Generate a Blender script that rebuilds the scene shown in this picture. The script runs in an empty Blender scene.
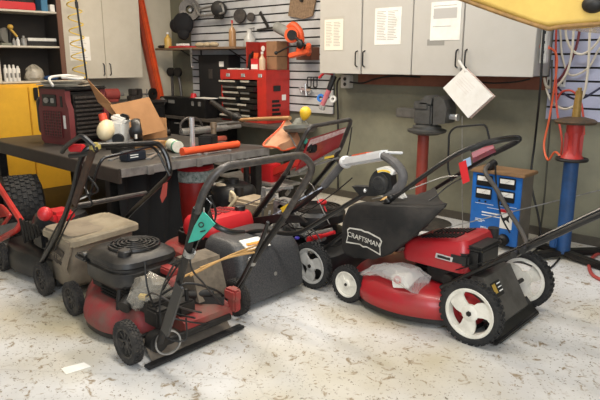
import bpy, bmesh, math, random
from mathutils import Vector, Matrix
random.seed(7)
PI = math.pi
scene = bpy.context.scene
COL = scene.collection

# ------------------------------------------------------------------ camera, world, lights, exposure
cam_d = bpy.data.cameras.new('camera'); cam = bpy.data.objects.new('camera', cam_d); COL.objects.link(cam)
cam.location = (0, 0, 1.4)
cam.rotation_euler = (math.radians(90 - 13.3), 0, math.radians(43))
cam_d.sensor_width = 36; cam_d.lens = 35.4; cam_d.clip_start = .02
scene.camera = cam
scene.view_settings.view_transform = 'Standard'; scene.view_settings.look = 'None'
scene.view_settings.exposure = 0.0; scene.view_settings.gamma = 1; scene.view_settings.use_curve_mapping = False
scene.cycles.max_bounces = 6

world = bpy.data.worlds.new('daylight'); scene.world = world; world.use_nodes = True
world.node_tree.nodes['Background'].inputs[0].default_value = (.80, .90, 1.0, 1)
world.node_tree.nodes['Background'].inputs[1].default_value = .42

def area(name, loc, target, sx, sy, power, color):
    d = bpy.data.lights.new(name, 'AREA'); d.shape = 'RECTANGLE'; d.size = sx; d.size_y = sy
    d.energy = power; d.color = color
    o = bpy.data.objects.new(name, d); COL.objects.link(o); o.location = loc
    o.rotation_euler = (Vector(target) - Vector(loc)).to_track_quat('-Z', 'Y').to_euler()
    return o
# daylight through the open garage door behind the camera, and the warm ceiling tubes
area('garage_door_daylight', (1.2, -1.0, 2.0), (-2.0, 2.4, .2), 2.6, 2.2, 135, (.90, .95, 1.0))
area('ceiling_tubes_front', (-1.6, 1.5, 2.95), (-1.6, 1.5, 0), 2.4, .3, 72, (1.0, .95, .87))
area('ceiling_tubes_right', (-1.7, 3.3, 2.95), (-1.7, 3.3, 0), 2.2, .3, 44, (.93, .96, 1.0))
area('ceiling_tubes_back', (-4.3, 3.0, 2.95), (-4.3, 3.0, 0), 2.4, .3, 88, (1.0, .87, .70))

# ------------------------------------------------------------------ colour and material helpers
def lin(h):
    h = h.lstrip('#'); v = [int(h[i:i+2], 16) / 255 for i in (0, 2, 4)]
    return tuple((c / 12.92 if c <= .04045 else ((c + .055) / 1.055) ** 2.4) for c in v) + (1,)
MATS = {}
def mat(name, color, rough=.5, metal=0, dirt=None, amt=.35, scale=9, bump=0, bscale=60, spec=.5, coat=0, alpha=1, trans=0):
    """plain colour broken up by noise towards a dirt colour; optional fine bump"""
    if name in MATS: return MATS[name]
    m = bpy.data.materials.new(name); m.use_nodes = True; nt = m.node_tree; b = nt.nodes['Principled BSDF']
    b.inputs['Base Color'].default_value = lin(color); b.inputs['Roughness'].default_value = rough
    b.inputs['Metallic'].default_value = metal; b.inputs['Specular IOR Level'].default_value = spec
    b.inputs['Coat Weight'].default_value = coat; b.inputs['Alpha'].default_value = alpha
    b.inputs['Transmission Weight'].default_value = trans
    tc = nt.nodes.new('ShaderNodeTexCoord')
    if dirt:
        n = nt.nodes.new('ShaderNodeTexNoise'); n.inputs['Scale'].default_value = scale; n.inputs['Detail'].default_value = 7
        n.inputs['Roughness'].default_value = .65
        r = nt.nodes.new('ShaderNodeValToRGB'); r.color_ramp.elements[0].position = .42; r.color_ramp.elements[1].position = .72
        r.color_ramp.elements[0].color = (0, 0, 0, 1); r.color_ramp.elements[1].color = (amt, amt, amt, 1)
        mx = nt.nodes.new('ShaderNodeMix'); mx.data_type = 'RGBA'
        mx.inputs[6].default_value = lin(color); mx.inputs[7].default_value = lin(dirt)
        nt.links.new(tc.outputs['Object'], n.inputs['Vector']); nt.links.new(n.outputs['Fac'], r.inputs['Fac'])
        nt.links.new(r.outputs['Color'], mx.inputs[0]); nt.links.new(mx.outputs[2], b.inputs['Base Color'])
    if bump:
        n2 = nt.nodes.new('ShaderNodeTexNoise'); n2.inputs['Scale'].default_value = bscale; n2.inputs['Detail'].default_value = 4
        bp = nt.nodes.new('ShaderNodeBump'); bp.inputs['Strength'].default_value = bump; bp.inputs['Distance'].default_value = .01
        nt.links.new(tc.outputs['Object'], n2.inputs['Vector']); nt.links.new(n2.outputs['Fac'], bp.inputs['Height'])
        nt.links.new(bp.outputs['Normal'], b.inputs['Normal'])
    MATS[name] = m
    return m

# ------------------------------------------------------------------ mesh helpers (everything is written in room coordinates)
def frame(axis):
    w = Vector(axis).normalized(); u = w.orthogonal().normalized(); return u, w.cross(u), w
def fillet(pts, rad, seg=6, closed=False):
    P = [Vector(p) for p in pts]; out = []; n = len(P)
    for i, p in enumerate(P):
        if not closed and i in (0, n - 1): out.append(p); continue
        a = P[i - 1] - p; c = P[(i + 1) % n] - p
        r = min(rad, a.length * .48, c.length * .48)
        p0 = p + a.normalized() * r; p2 = p + c.normalized() * r
        for k in range(seg + 1):
            t = k / seg; out.append(p0 * (1 - t) ** 2 + p * 2 * t * (1 - t) + p2 * t * t)
    return out
def spline(pts, n=6, closed=False):
    P = [Vector(p) for p in pts]; N = len(P); out = []
    for i in range(N if closed else N - 1):
        if closed: a, b, c, d = P[i - 1], P[i], P[(i + 1) % N], P[(i + 2) % N]
        else: a, b, c, d = P[max(i - 1, 0)], P[i], P[i + 1], P[min(i + 2, N - 1)]
        for k in range(n):
            t = k / n
            out.append(.5 * ((2 * b) + (c - a) * t + (2 * a - 5 * b + 4 * c - d) * t * t + (3 * b - a - 3 * c + d) * t ** 3))
    if not closed: out.append(P[-1])
    return out

class MB:
    def __init__(s): s.bm = bmesh.new()
    def box(s, c, size, rot=None, bev=0, seg=2):
        M = Matrix.Translation(Vector(c)) @ (rot.to_4x4() if rot is not None else Matrix()) @ Matrix.Diagonal((*size, 1))
        vs = bmesh.ops.create_cube(s.bm, size=1, matrix=M)['verts']
        if bev:
            es = list({e for v in vs for e in v.link_edges})
            bmesh.ops.bevel(s.bm, geom=es, offset=bev, segments=seg, affect='EDGES', clamp_overlap=True)
        return s
    def span(s, x0, x1, y0, y1, z0, z1, bev=0, seg=2):
        return s.box(((x0+x1)/2, (y0+y1)/2, (z0+z1)/2), (abs(x1-x0), abs(y1-y0), abs(z1-z0)), None, bev, seg)
    def bar(s, p, q, w, h, up=(0, 0, 1), bev=0):
        """box beam from p to q, w wide, h high"""
        p, q = Vector(p), Vector(q); d = q - p; x = d.normalized(); y = Vector(up).cross(x)
        if y.length < 1e-4: y = Vector((1, 0, 0)).cross(x)
        y.normalize(); z = x.cross(y)
        R = Matrix((x, y, z)).transposed()
        return s.box((p + q) / 2, (d.length, w, h), R, bev)
    def rings(s, rings, cap=True, closed=False):
        V = [[s.bm.verts.new(p) for p in r] for r in rings]; n = len(V[0])
        m = len(V)
        for i in range(m if closed else m - 1):
            A, B = V[i], V[(i + 1) % m]
            for k in range(n):
                s.bm.faces.new((A[k], A[(k+1) % n], B[(k+1) % n], B[k]))
        if cap and not closed:
            s.bm.faces.new(list(reversed(V[0]))); s.bm.faces.new(V[-1])
        return s
    def cyl(s, p, q, r, r2=None, n=20):
        p, q = Vector(p), Vector(q); u, v, w = frame(q - p); r2 = r if r2 is None else r2
        mk = lambda c, R: [c + (u * math.cos(2*PI*k/n) + v * math.sin(2*PI*k/n)) * R for k in range(n)]
        return s.rings([mk(p, r), mk(q, r2)])
    def lathe(s, prof, origin, axis, n=28, closed=False):
        """prof: (radius, height along axis)"""
        o = Vector(origin); u, v, w = frame(axis)
        R = [[o + w * h + (u * math.cos(2*PI*k/n) + v * math.sin(2*PI*k/n)) * max(r, 1e-4) for k in range(n)] for r, h in prof]
        return s.rings(R, cap=not closed, closed=closed)
    def tube(s, pts, r, n=10, closed=False):
        P = [Vector(p) for p in pts]; P = [p for i, p in enumerate(P) if i == 0 or (p - P[i-1]).length > 1e-6]
        N = len(P); T = []
        for i in range(N):
            if closed: t = P[(i+1) % N] - P[i-1]
            else: t = P[min(i+1, N-1)] - P[max(i-1, 0)]
            T.append(t.normalized())
        u = T[0].orthogonal().normalized(); R = []
        for i in range(N):
            u = (u - T[i] * u.dot(T[i]))
            u = u.normalized() if u.length > 1e-5 else T[i].orthogonal().normalized()
            v = T[i].cross(u); rr = r(i / max(N - 1, 1)) if callable(r) else r
            R.append([P[i] + (u * math.cos(2*PI*k/n) + v * math.sin(2*PI*k/n)) * rr for k in range(n)])
        return s.rings(R, cap=not closed, closed=closed)
    def prism(s, poly, origin, ux, uy, depth):
        """2-D outline on the plane (origin, ux, uy), pushed along the vector depth"""
        o, ux, uy, d = Vector(origin), Vector(ux), Vector(uy), Vector(depth)
        a = [o + ux * x + uy * y for x, y in poly]
        return s.rings([a, [p + d for p in a]])
    def ball(s, c, rx, ry=None, rz=None, rot=None, n=18, m=12):
        ry = rx if ry is None else ry; rz = rx if rz is None else rz
        M = Matrix.Translation(Vector(c)) @ (rot.to_4x4() if rot is not None else Matrix()) @ Matrix.Diagonal((rx, ry, rz, 1))
        bmesh.ops.create_uvsphere(s.bm, u_segments=n, v_segments=m, radius=1, matrix=M); return s
    def build(s, name, m, parent=None, smooth=35, jitter=0):
        bm = s.bm; bmesh.ops.recalc_face_normals(bm, faces=bm.faces)
        if jitter:
            for v in bm.verts: v.co += Vector((random.uniform(-1, 1), random.uniform(-1, 1), random.uniform(-1, 1))) * jitter
        if parent is not None:
            r = parent
            while r.parent: r = r.parent
            off = Vector(r['_at']) if '_at' in r else r.location.copy()
        else:
            xs = [v.co for v in bm.verts]
            off = Vector(((min(p.x for p in xs)+max(p.x for p in xs))/2, (min(p.y for p in xs)+max(p.y for p in xs))/2, min(p.z for p in xs)))
        for v in bm.verts: v.co -= off
        me = bpy.data.meshes.new(name); bm.to_mesh(me); bm.free()
        if smooth:
            for p in me.polygons: p.use_smooth = True
            me.set_sharp_from_angle(angle=math.radians(smooth))
        me.materials.append(m)
        o = bpy.data.objects.new(name, me); COL.objects.link(o)
        if parent is not None: o.parent = parent
        else: o.location = off
        return o
def tag(o, label, cat, group=None):
    o['label'] = label; o['category'] = cat
    if group: o['group'] = group
    return o
def thing(name, label, cat, loc, group=None):
    o = bpy.data.objects.new(name, None); COL.objects.link(o); o.location = loc; o.empty_display_size = .05
    return tag(o, label, cat, group)
def struct(o): o['kind'] = 'structure'; return o
def text(name, s, size, m, parent, loc, ux, uy, extrude=.0008, align='CENTER'):
    """flat lettering as a mesh part: ux reading direction, uy up"""
    cu = bpy.data.curves.new(name, 'FONT'); cu.body = s; cu.size = size; cu.extrude = extrude; cu.align_x = align; cu.align_y = 'CENTER'
    t = bpy.data.objects.new(name + '_t', cu); COL.objects.link(t)
    dg = bpy.context.evaluated_depsgraph_get()
    me = bpy.data.meshes.new_from_object(t.evaluated_get(dg)); bpy.data.objects.remove(t); bpy.data.curves.remove(cu)
    me.name = name; me.materials.clear(); me.materials.append(m)
    o = bpy.data.objects.new(name, me); COL.objects.link(o)
    ux, uy = Vector(ux).normalized(), Vector(uy); uy = (uy - ux * uy.dot(ux)).normalized(); w = ux.cross(uy)
    r = parent
    while r.parent: r = r.parent
    me.transform(Matrix.Translation(Vector(loc) - r.location) @ Matrix((ux, uy, w)).transposed().to_4x4())
    o.parent = parent
    return o
def rotx(a): return Matrix.Rotation(a, 3, 'X')
def roty(a): return Matrix.Rotation(a, 3, 'Y')
def rotz(a): return Matrix.Rotation(a, 3, 'Z')

# ------------------------------------------------------------------ shared materials
M = {}
M['black_plastic'] = mat('black plastic', '#131314', .4, dirt='#3d3934', amt=.3, scale=14)
M['black_tube'] = mat('black painted tube', '#0d0d0e', .3, spec=.6, dirt='#35322e', amt=.3, scale=20)
M['rubber'] = mat('tyre rubber', '#151516', .75, dirt='#3d3a36', amt=.5, scale=18, bump=.3, bscale=120)
M['dusty_rubber'] = mat('dusty rubber', '#211f1e', .85, dirt='#544e46', amt=.6, scale=20, bump=.3, bscale=120)
M['dark'] = mat('dark oily iron', '#121110', .55, .2, dirt='#3b342d', amt=.5, scale=16)
M['alu'] = mat('cast aluminium', '#9a9893', .42, .35, dirt='#4c4438', amt=.6, scale=22)
M['steel'] = mat('worn steel', '#a09e9a', .33, .5, dirt='#4f463c', amt=.6, scale=18)
M['gray_tube'] = mat('grey tube', '#373331', .38, .2, dirt='#6a625a', amt=.5, scale=24)
M['red_deck'] = mat('red deck paint', '#a51f26', .38, coat=.15, dirt='#8a4038', amt=.5, scale=8)
M['red_dirty'] = mat('dirty red deck paint', '#8e2826', .6, dirt='#66584a', amt=1, scale=5, bump=.15)
M['red_paint'] = mat('red paint', '#b92c25', .4, coat=.15, dirt='#7a2a20', amt=.5, scale=7)
M['red_bright'] = mat('bright red plastic', '#c4242a', .42, dirt='#8a2a24', amt=.3)
M['white_plastic'] = mat('white plastic', '#d8d6d0', .45, dirt='#8d867a', amt=.5, scale=12)
M['orange'] = mat('orange paint', '#e2582a', .45, dirt='#8c4a2c', amt=.5, scale=10)
M['yellow'] = mat('yellow plastic', '#e5bd2e', .45, dirt='#a07a20', amt=.4)
M['cardboard'] = mat('cardboard', '#a97c52', .85, dirt='#835d3c', amt=.45, scale=6)
M['paper'] = mat('paper', '#e9e6df', .8, dirt='#c9c2b2', amt=.5, scale=6)
M['ink'] = mat('printed ink', '#6c6a66', .8)
M['white_ink'] = mat('white lettering', '#e8e8e4', .6)
M['black_ink'] = mat('black lettering', '#141414', .6)
M['wood'] = mat('wood', '#a87f52', .7, dirt='#6e4c2e', amt=.6, scale=10)
M['cable'] = mat('black cable', '#151515', .5)
M['blue'] = mat('blue enamel', '#1f66b4', .4, dirt='#163f70', amt=.4)
M['chrome'] = mat('chrome', '#d2d2d2', .2, .6, dirt='#6b655c', amt=.4, scale=25)
M['bag_clear'] = mat('clear plastic bag', '#dcdcd8', .2, alpha=.38, spec=.9, bump=.8, bscale=30)
M['cream_plastic'] = mat('cream tank plastic', '#d9c9a4', .45, dirt='#b49a6c', amt=.4)

# ------------------------------------------------------------------ room shell
def floor_mat():
    m = bpy.data.materials.new('worn painted concrete'); m.use_nodes = True; nt = m.node_tree; N = nt.nodes; L = nt.links
    b = N['Principled BSDF']; b.inputs['Roughness'].default_value = .55
    tc = N.new('ShaderNodeTexCoord')
    def noise(scale, detail, rough=.6, dist=0):
        n = N.new('ShaderNodeTexNoise'); n.inputs['Scale'].default_value = scale; n.inputs['Detail'].default_value = detail
        n.inputs['Roughness'].default_value = rough; n.inputs['Distortion'].default_value = dist
        L.new(tc.outputs['Object'], n.inputs['Vector']); return n
    def ramp(n, a, c):
        r = N.new('ShaderNodeValToRGB'); r.color_ramp.elements[0].position = a; r.color_ramp.elements[1].position = c
        L.new(n.outputs['Fac'], r.inputs['Fac']); return r
    def mix(fac, c1, c2):
        x = N.new('ShaderNodeMix'); x.data_type = 'RGBA'; L.new(fac.outputs[0], x.inputs[0])
        for c, i in ((c1, 6), (c2, 7)):
            if isinstance(c, str): x.inputs[i].default_value = lin(c)
            else: L.new(c.outputs[2], x.inputs[i])
        return x
    paint = mix(ramp(noise(1.1, 4), .38, .62), '#bab8b5', '#d3d2d0')       # tired white paint
    warm = mix(ramp(noise(.8, 3), .46, .64), paint, '#b0a78f')             # patches of older beige coat
    chips = mix(ramp(noise(17, 7, .66, .9), .57, .65), warm, '#8a7a62')   # chipped-through flecks
    small = mix(ramp(noise(75, 4, .55, .4), .62, .67), chips, '#6f6454')
    wear = N.new('ShaderNodeTexVoronoi'); wear.feature = 'DISTANCE_TO_EDGE'; wear.inputs['Scale'].default_value = .9
    L.new(tc.outputs['Object'], wear.inputs['Vector'])
    cr = N.new('ShaderNodeValToRGB'); cr.color_ramp.elements[0].position = .0; cr.color_ramp.elements[0].color = (.16, .16, .16, 1)
    cr.color_ramp.elements[1].position = .006; cr.color_ramp.elements[1].color = (0, 0, 0, 1); L.new(wear.outputs['Distance'], cr.inputs['Fac'])
    fin = mix(cr, small, '#5d5346')
    L.new(fin.outputs[2], b.inputs['Base Color'])
    bp = N.new('ShaderNodeBump'); bp.inputs['Strength'].default_value = .12; bp.inputs['Distance'].default_value = .01
    L.new(noise(30, 5).outputs['Fac'], bp.inputs['Height']); L.new(bp.outputs['Normal'], b.inputs['Normal'])
    return m
fl = MB(); fl.span(-6.9, 3.0, -3.2, 4.9, -.1, 0); struct(fl.build('floor', floor_mat(), smooth=0))
wb = MB(); wb.span(-6.9, 3.0, 4.76, 4.9, 0, 3.1)
struct(wb.build('wall_back', mat('olive grey wall paint', '#7d7b68', .8, dirt='#605e52', amt=.8, scale=2.2, bump=.08), smooth=0))
wl = MB(); wl.span(-6.9, -6.76, -3.2, 4.76, 0, 3.1)
struct(wl.build('wall_left', mat('cream wall paint', '#cbc3b0', .8, dirt='#a79d88', amt=.5, scale=2), smooth=0))
ce = MB(); ce.span(-6.9, 3.0, -3.2, 4.9, 3.1, 3.2)
struct(ce.build('ceiling', mat('white ceiling', '#d6d3ca', .9), smooth=0))
# dirt skirting where wall meets floor and the brown ledger under the hung cabinets
t = MB(); t.span(-4.3, 3.0, 4.745, 4.76, 0, .07); struct(t.build('baseboard_back', mat('dark skirting', '#4c463c', .7, dirt='#2c2822', amt=.6), smooth=0))
t = MB(); t.span(-3.62, -1.78, 4.72, 4.76, 1.175, 1.275); struct(t.build('trim_1', mat('brown ledger wood', '#7d4a35', .6, dirt='#4e2c20', amt=.7, scale=5), smooth=0))

def slatwall(name, x0, x1, z0, z1, m, pitch=.087, gap=.016):
    """groove lines are real gaps over a dark backing"""
    root = thing(name[0], name[1], 'slat wall', ((x0+x1)/2, 4.75, z0))
    b = MB(); b.span(x0, x1, 4.746, 4.757, z0, z1); b.build('backing', mat('groove shadow board', '#2f2d2b', .8), root, 0)
    z = z0; p = MB()
    while z < z1 - .01:
        p.span(x0, x1, 4.73, 4.746, z, min(z + pitch - gap, z1)); z += pitch
    p.build('slat_panel', m, root, 0)
    return root
slatwall(('slatwall_panel', 'grey horizontal slat wall panel behind red tool chest'), -6.30, -3.95, .86, 2.5, mat('grey slatwall', '#c2c3c4', .5, dirt='#93928c', amt=.5, scale=4))
slatwall(('slatwall_panel', 'pale lavender slat wall panel hung with hoses at right edge'), -1.77, -.3, .955, 2.5, mat('lavender slatwall', '#b9bcd2', .5, dirt='#9093a8', amt=.5, scale=4), .1, .015)

# ------------------------------------------------------------------ mower building blocks (every mower's front points along -X)
def wheel(parent, c, r, w, side, hub_m, style='swirl', tyre=None, name='wheel'):
    c = Vector(c); ax = Vector((0, side, 0))
    tyre = tyre or M['rubber']
    b = MB()
    ri = r * (.78 if style == 'swirl' else .71)
    b.lathe([(ri, -w*.42), (r*.84, -w*.5), (r*.94, -w*.44), (r*.975, -w*.25), (r*.975, w*.25), (r*.94, w*.44), (r*.84, w*.5), (ri, w*.42)], c, ax, 40, closed=True)
    n = 30
    for k in range(n):
        for q in (-1, 0, 1):
            a = 2*PI*(k + (.5 if q == 0 else 0))/n
            p = c + Vector((math.cos(a), 0, math.sin(a))) * r * .975 + ax * q * w * .28
            b.box(p, (r*.07, w*.22, r*.13), roty(-a))
    t = b.build(name, tyre, parent)
    h = MB(); f = w * .30
    h.lathe([(ri*1.01, -w*.3), (ri*1.01, w*.40), (ri*.97, w*.46), (ri*.86, w*.40), (ri*.84, w*.1), (ri*.84, -w*.3)], c, ax, 40, closed=True)
    h.lathe([(0, 0), (ri*.34, 0), (ri*.34, f), (ri*.26, f*1.35), (0, f*1.35)], c, ax, 24)
    ux, uy = Vector((side, 0, 0)), Vector((0, 0, 1))
    def pol(rad, a): return (rad*math.cos(a), rad*math.sin(a))
    if style == 'swirl':
        for k in range(3):
            a = 2*PI*k/3 + .5
            poly = [pol(ri*.28, a-.85), pol(ri*.55, a-.50), pol(ri*.75, a-.30), pol(ri*.9, a-.15), pol(ri*.9, a+.15), pol(ri*.9, a+.45), pol(ri*.9, a+.78),
                    pol(ri*.72, a+.62), pol(ri*.55, a+.62), pol(ri*.28, a+.9)]
            h.prism(poly, c + ax*f*.3, ux, uy, ax*f*.75)
    elif style == 'dish':
        h.lathe([(0, f*.2), (ri*.6, f*.2), (ri*.86, f*.7), (ri*.86, f*.9), (ri*.58, f*.5), (0, f*.5)], c, ax, 32)
        for k in range(3):
            a = 2*PI*k/3 + .5
            poly = [pol(ri*.3, a-.5), pol(ri*.86, a-.1), pol(ri*.86, a+.55), pol(ri*.3, a+.5)]
            h.prism(poly, c + ax*f*.4, ux, uy, ax*f*.55)
    else:
        for k in range(9):
            a = 2*PI*k/9
            poly = [pol(ri*.3, a-.25), pol(ri*.88, a-.09), pol(ri*.88, a+.09), pol(ri*.3, a+.25)]
            h.prism(poly, c, ux, uy, ax*f*.8)
        h.lathe([(0, -.1*f), (ri*.86, -.1*f), (ri*.86, .1*f), (0, .1*f)], c, ax, 32)
    hb = h.build('hub', hub_m, t)
    k = MB(); k.cyl(c + ax*f*1.2, c + ax*f*1.75, r*.085, n=6); k.build('axle_bolt', M['dark'], t)
    return t
def outline(near, cy, n=4):
    """closed plan outline from its -Y half (front tip first), mirrored about y = cy"""
    full = [(x, y) for x, y in near] + [(x, 2*cy - y) for x, y in reversed(near[1:-1])]
    return [(p.x, p.y) for p in spline([(x, y, 0) for x, y in full], n, closed=True)]
def shell(poly, levels):
    """levels: (z, scale); lofted closed shell about the outline's middle"""
    cx = (min(p[0] for p in poly) + max(p[0] for p in poly))/2; cy = (min(p[1] for p in poly) + max(p[1] for p in poly))/2
    b = MB(); b.rings([[Vector((cx + (x-cx)*s, cy + (y-cy)*s, z)) for x, y in poly] for z, s in levels]); return b
def rrect(x0, x1, y0, y1, r, n=5):
    out = []
    for cx, cy, a0 in ((x1-r, y1-r, 0), (x0+r, y1-r, PI/2), (x0+r, y0+r, PI), (x1-r, y0+r, 1.5*PI)):
        for k in range(n+1):
            a = a0 + PI/2*k/n; out.append((cx + r*math.cos(a), cy + r*math.sin(a)))
    return out
def cable(parent, pts, r=.0035, m=None, name='cable', n=8):
    b = MB(); b.tube(spline(pts, n), r, 6); return b.build(name, m or M['cable'], parent)
def tubes(parent, name, m, *runs, n=10):
    b = MB()
    for pts, r, fr in runs: b.tube(fillet(pts, fr) if fr else pts, r, n)
    return b.build(name, m, parent)
BANNER = [(-.5, .17), (-.44, .25), (-.1, .32), (.0, .30), (.1, .32), (.44, .25), (.5, .17), (.47, 0), (.5, -.25), (.1, -.16), (0, -.2), (-.1, -.16), (-.5, -.25), (-.47, 0)]

# ================================================================== mower at the right: red deck, big white three-spoke wheels
CY = 2.92
t = thing('lawn_mower', 'red lawn mower at right with big white three-spoke rear wheels', 'lawn mower', (-1.62, CY, 0))
E_near = [(-2.13, CY), (-2.11, 2.78), (-2.03, 2.68), (-1.94, 2.60), (-1.82, 2.555), (-1.66, 2.55), (-1.50, 2.60), (-1.38, 2.67), (-1.28, 2.69), (-1.26, CY)]
pl = outline(E_near, CY)
shell(pl, [(.055, 1.0), (.075, 1.03), (.11, 1.035), (.145, 1.01), (.175, .955), (.195, .87), (.205, .7)]).build('deck', M['red_deck'], t)
shell(pl, [(.028, .99), (.028, 1.0), (.06, 1.0), (.06, .98)]).build('skirt', M['black_plastic'], t)
hw = mat('ivory wheel plastic', '#dcd8cc', .45, dirt='#a39a88', amt=.5, scale=15)
for x, y, r, w, s, st in ((-1.25, 2.60, .168, .055, -1, 'swirl'), (-1.25, 3.24, .168, .055, 1, 'swirl'), (-2.035, 2.60, .112, .05, -1, 'dish'), (-2.035, 3.24, .112, .05, 1, 'dish')):
    wheel(t, (x, y, r + .001), r, w, s, hw, st)
MB().cyl((-1.25, 2.62, .168), (-1.25, 3.22, .168), .012).build('axle', M['dark'], t); MB().cyl((-2.035, 2.62, .112), (-2.035, 3.22, .112), .01).build('axle', M['dark'], t)
b = MB(); b.lathe([(.15, .2), (.15, .25), (.11, .25), (.11, .3), (.17, .3), (.17, .335)], (-1.52, CY, 0), (0, 0, 1), 28)
for k in range(6): b.span(-1.72, -1.62, 2.82, 3.02, .225 + k*.018, .235 + k*.018)
b.span(-1.60, -1.36, 2.74, 2.80, .22, .33, .01); b.cyl((-1.45, 2.74, .26), (-1.45, 2.70, .26), .03)
b.build('engine_block', M['dark'], t)
# red shroud with a low sloping front
def shroud(x0, x1, y0, y1, z0, z1, z2, r=.05):
    """rounded hood, z1 high at its front (-X) end and z2 at the back"""
    R = []
    for f, ins in ((0, .0), (.35, -.006), (.75, .004), (.92, .018), (1.0, .045)):
        ring = []
        for x, y in rrect(x0+ins, x1-ins, y0+ins, y1-ins, max(r-ins*.3, .015)):
            zt = z1 + (z2-z1)*(x-x0)/(x1-x0)
            ring.append(Vector((x, y, z0 + (zt-z0)*f)))
        R.append(ring)
    b = MB(); b.rings(R); return b
sh = shroud(-1.74, -1.345, 2.70, 3.06, .315, .425, .505).build('shroud', M['red_deck'], t)
b = MB()
for i in range(10):
    for j in range(2):
        x = -1.64 + i*.022
        b.box((x, 2.80 + j*.13, .428 + (x+1.74)*.2025), (.009, .10, .010), roty(-.2))
b.build('vent_slots', M['black_plastic'], sh)
b = MB(); b.prism([(-.05, -.012), (.05, -.014), (.055, .012), (-.045, .016)], (-1.47, 2.6935, .385), (1, 0, 0), (0, 0, 1), (0, -.004, 0)); b.build('badge', M['chrome'], sh)
b = MB(); b.prism([(-.035, -.006), (.04, -.008), (.04, .006), (-.035, .008)], (-1.47, 2.6900, .385), (1, 0, 0), (0, 0, 1), (0, -.002, 0)); b.build('badge_lettering', M['black_plastic'], sh)
b = MB(); b.span(-1.40, -1.28, 2.735, 2.95, .32, .455, .018); b.span(-1.41, -1.27, 2.725, 2.96, .44, .465, .012); b.span(-1.44, -1.33, 2.69, 2.75, .36, .425, .012)
b.build('air_filter', M['black_plastic'], t)
MB().cyl((-1.36, 3.03, .44), (-1.36, 3.03, .50), .03).build('fuel_cap', M['black_plastic'], t)
# rear discharge door between the wheels, its stickers, the trailing shield
dm = mat('scuffed zinc door', '#625f5b', .35, .4, dirt='#3a352f', amt=.6, scale=12)
b = MB(); b.prism([(-1.34, .30), (-1.27, .30), (-1.15, .09), (-1.17, .06), (-1.34, .06)], (0, 2.76, 0), (1, 0, 0), (0, 0, 1), (0, .32, 0))
dr = b.build('rear_door', dm, t, 20)
nrm = Vector((.21, 0, .12)).normalized(); dn = Vector((.12, 0, -.21)).normalized()
def on_door(y, s, w, h, name, m, lift=.002):
    b = MB(); c = Vector((-1.27, y, .30)) + dn*s + nrm*lift
    b.prism([(-w/2, -h/2), (w/2, -h/2), (w/2, h/2), (-w/2, h/2)], c, (0, 1, 0), dn, nrm*.001); return b.build(name, m, dr, 0)
on_door(2.84, .08, .10, .08, 'sticker', M['black_plastic'])
on_door(2.815, .075, .035, .05, 'sticker_patch', mat('ochre sticker', '#a98a3c', .6), .0035)
for k in range(3): on_door(2.868, .056 + k*.02, .04, .006, 'sticker_line', M['white_ink'], .0035)
b = MB(); b.span(-1.18, -1.12, 2.64, 3.18, .012, .03, .006); b.prism([(-1.22, .085), (-1.20, .095), (-1.12, .012), (-1.17, .012)], (0, 2.68, 0), (1, 0, 0), (0, 0, 1), (0, .50, 0))
b.build('trailing_shield', M['black_plastic'], t)
b = MB(); b.ball((-1.315, 2.655, .13), .02, .03, .018); b.build('height_lever', M['red_bright'], t)
N1 = (-1.46, 2.665, .225); N2 = (-.72, 2.62, .765); N3 = (-.30, 2.62, 1.02)
F1 = (-1.46, 3.175, .225); F2 = (-.72, 3.20, .765); F3 = (-.30, 3.20, 1.02)
tubes(t, 'handle', M['black_tube'], ([N1, N2, N3, F3, F2, F1], .0135, .07))
cable(t, [(-1.4, 2.70, .33), (-1.15, 2.66, .47), (-.85, 2.65, .68), (-.5, 2.65, .93), (-.33, 2.75, 1.03)])
b = MB()
for q in ((-1.06, .515), (-1.02, .545)): b.cyl((q[0], 2.60, q[1]), (q[0], 2.675, q[1]), .017, n=8)
b.build('clamp_knob', M['black_plastic'], t)
b = MB(); b.bar((-1.45, 2.66, .22), (-1.27, 2.66, .14), .012, .045); b.bar((-1.45, 3.18, .22), (-1.27, 3.18, .14), .012, .045); b.build('handle_bracket', M['dark'], t)

# crumpled clear bag with a parcel in it, on that deck
pb = thing('plastic_bag', 'crumpled clear plastic bag with red print lying on the red deck of right mower', 'plastic bag', (-1.78, 2.63, .19))
rn = random.Random(4); b = MB(); rings = []
for i in range(9):
    f = i/8; xx = -1.965 + .40*f; hh = (.02 + .10*f**.7) * (1 if i < 8 else .75); wd = .02 + .085*f**.6; zb = .165 + .04*math.sin(f*PI)
    rings.append([Vector((xx + rn.uniform(-.008, .008), 2.63 + math.cos(a)*wd + rn.uniform(-.007, .007), zb + .012 + hh*.5 + math.sin(a)*hh*.5*(1 if math.sin(a) < 0 else 1.0) + rn.uniform(-.007, .007))) for a in [2*PI*k/14 for k in range(14)]])
b.rings(rings); b.build('film', M['bag_clear'], pb, 25)
b = MB(); b.box((-1.66, 2.600, .232), (.10, .06, .07), rotz(.1) @ roty(-.2), .004); pk = b.build('paper_parcel', M['paper'], pb)
b = MB(); b.lathe([(.014, 0), (.022, 0), (.022, .003), (.014, .003)], (-1.665, 2.560, .245), (.1, -1, 0), 20, closed=True); b.build('red_print', M['red_bright'], pk)

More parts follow.
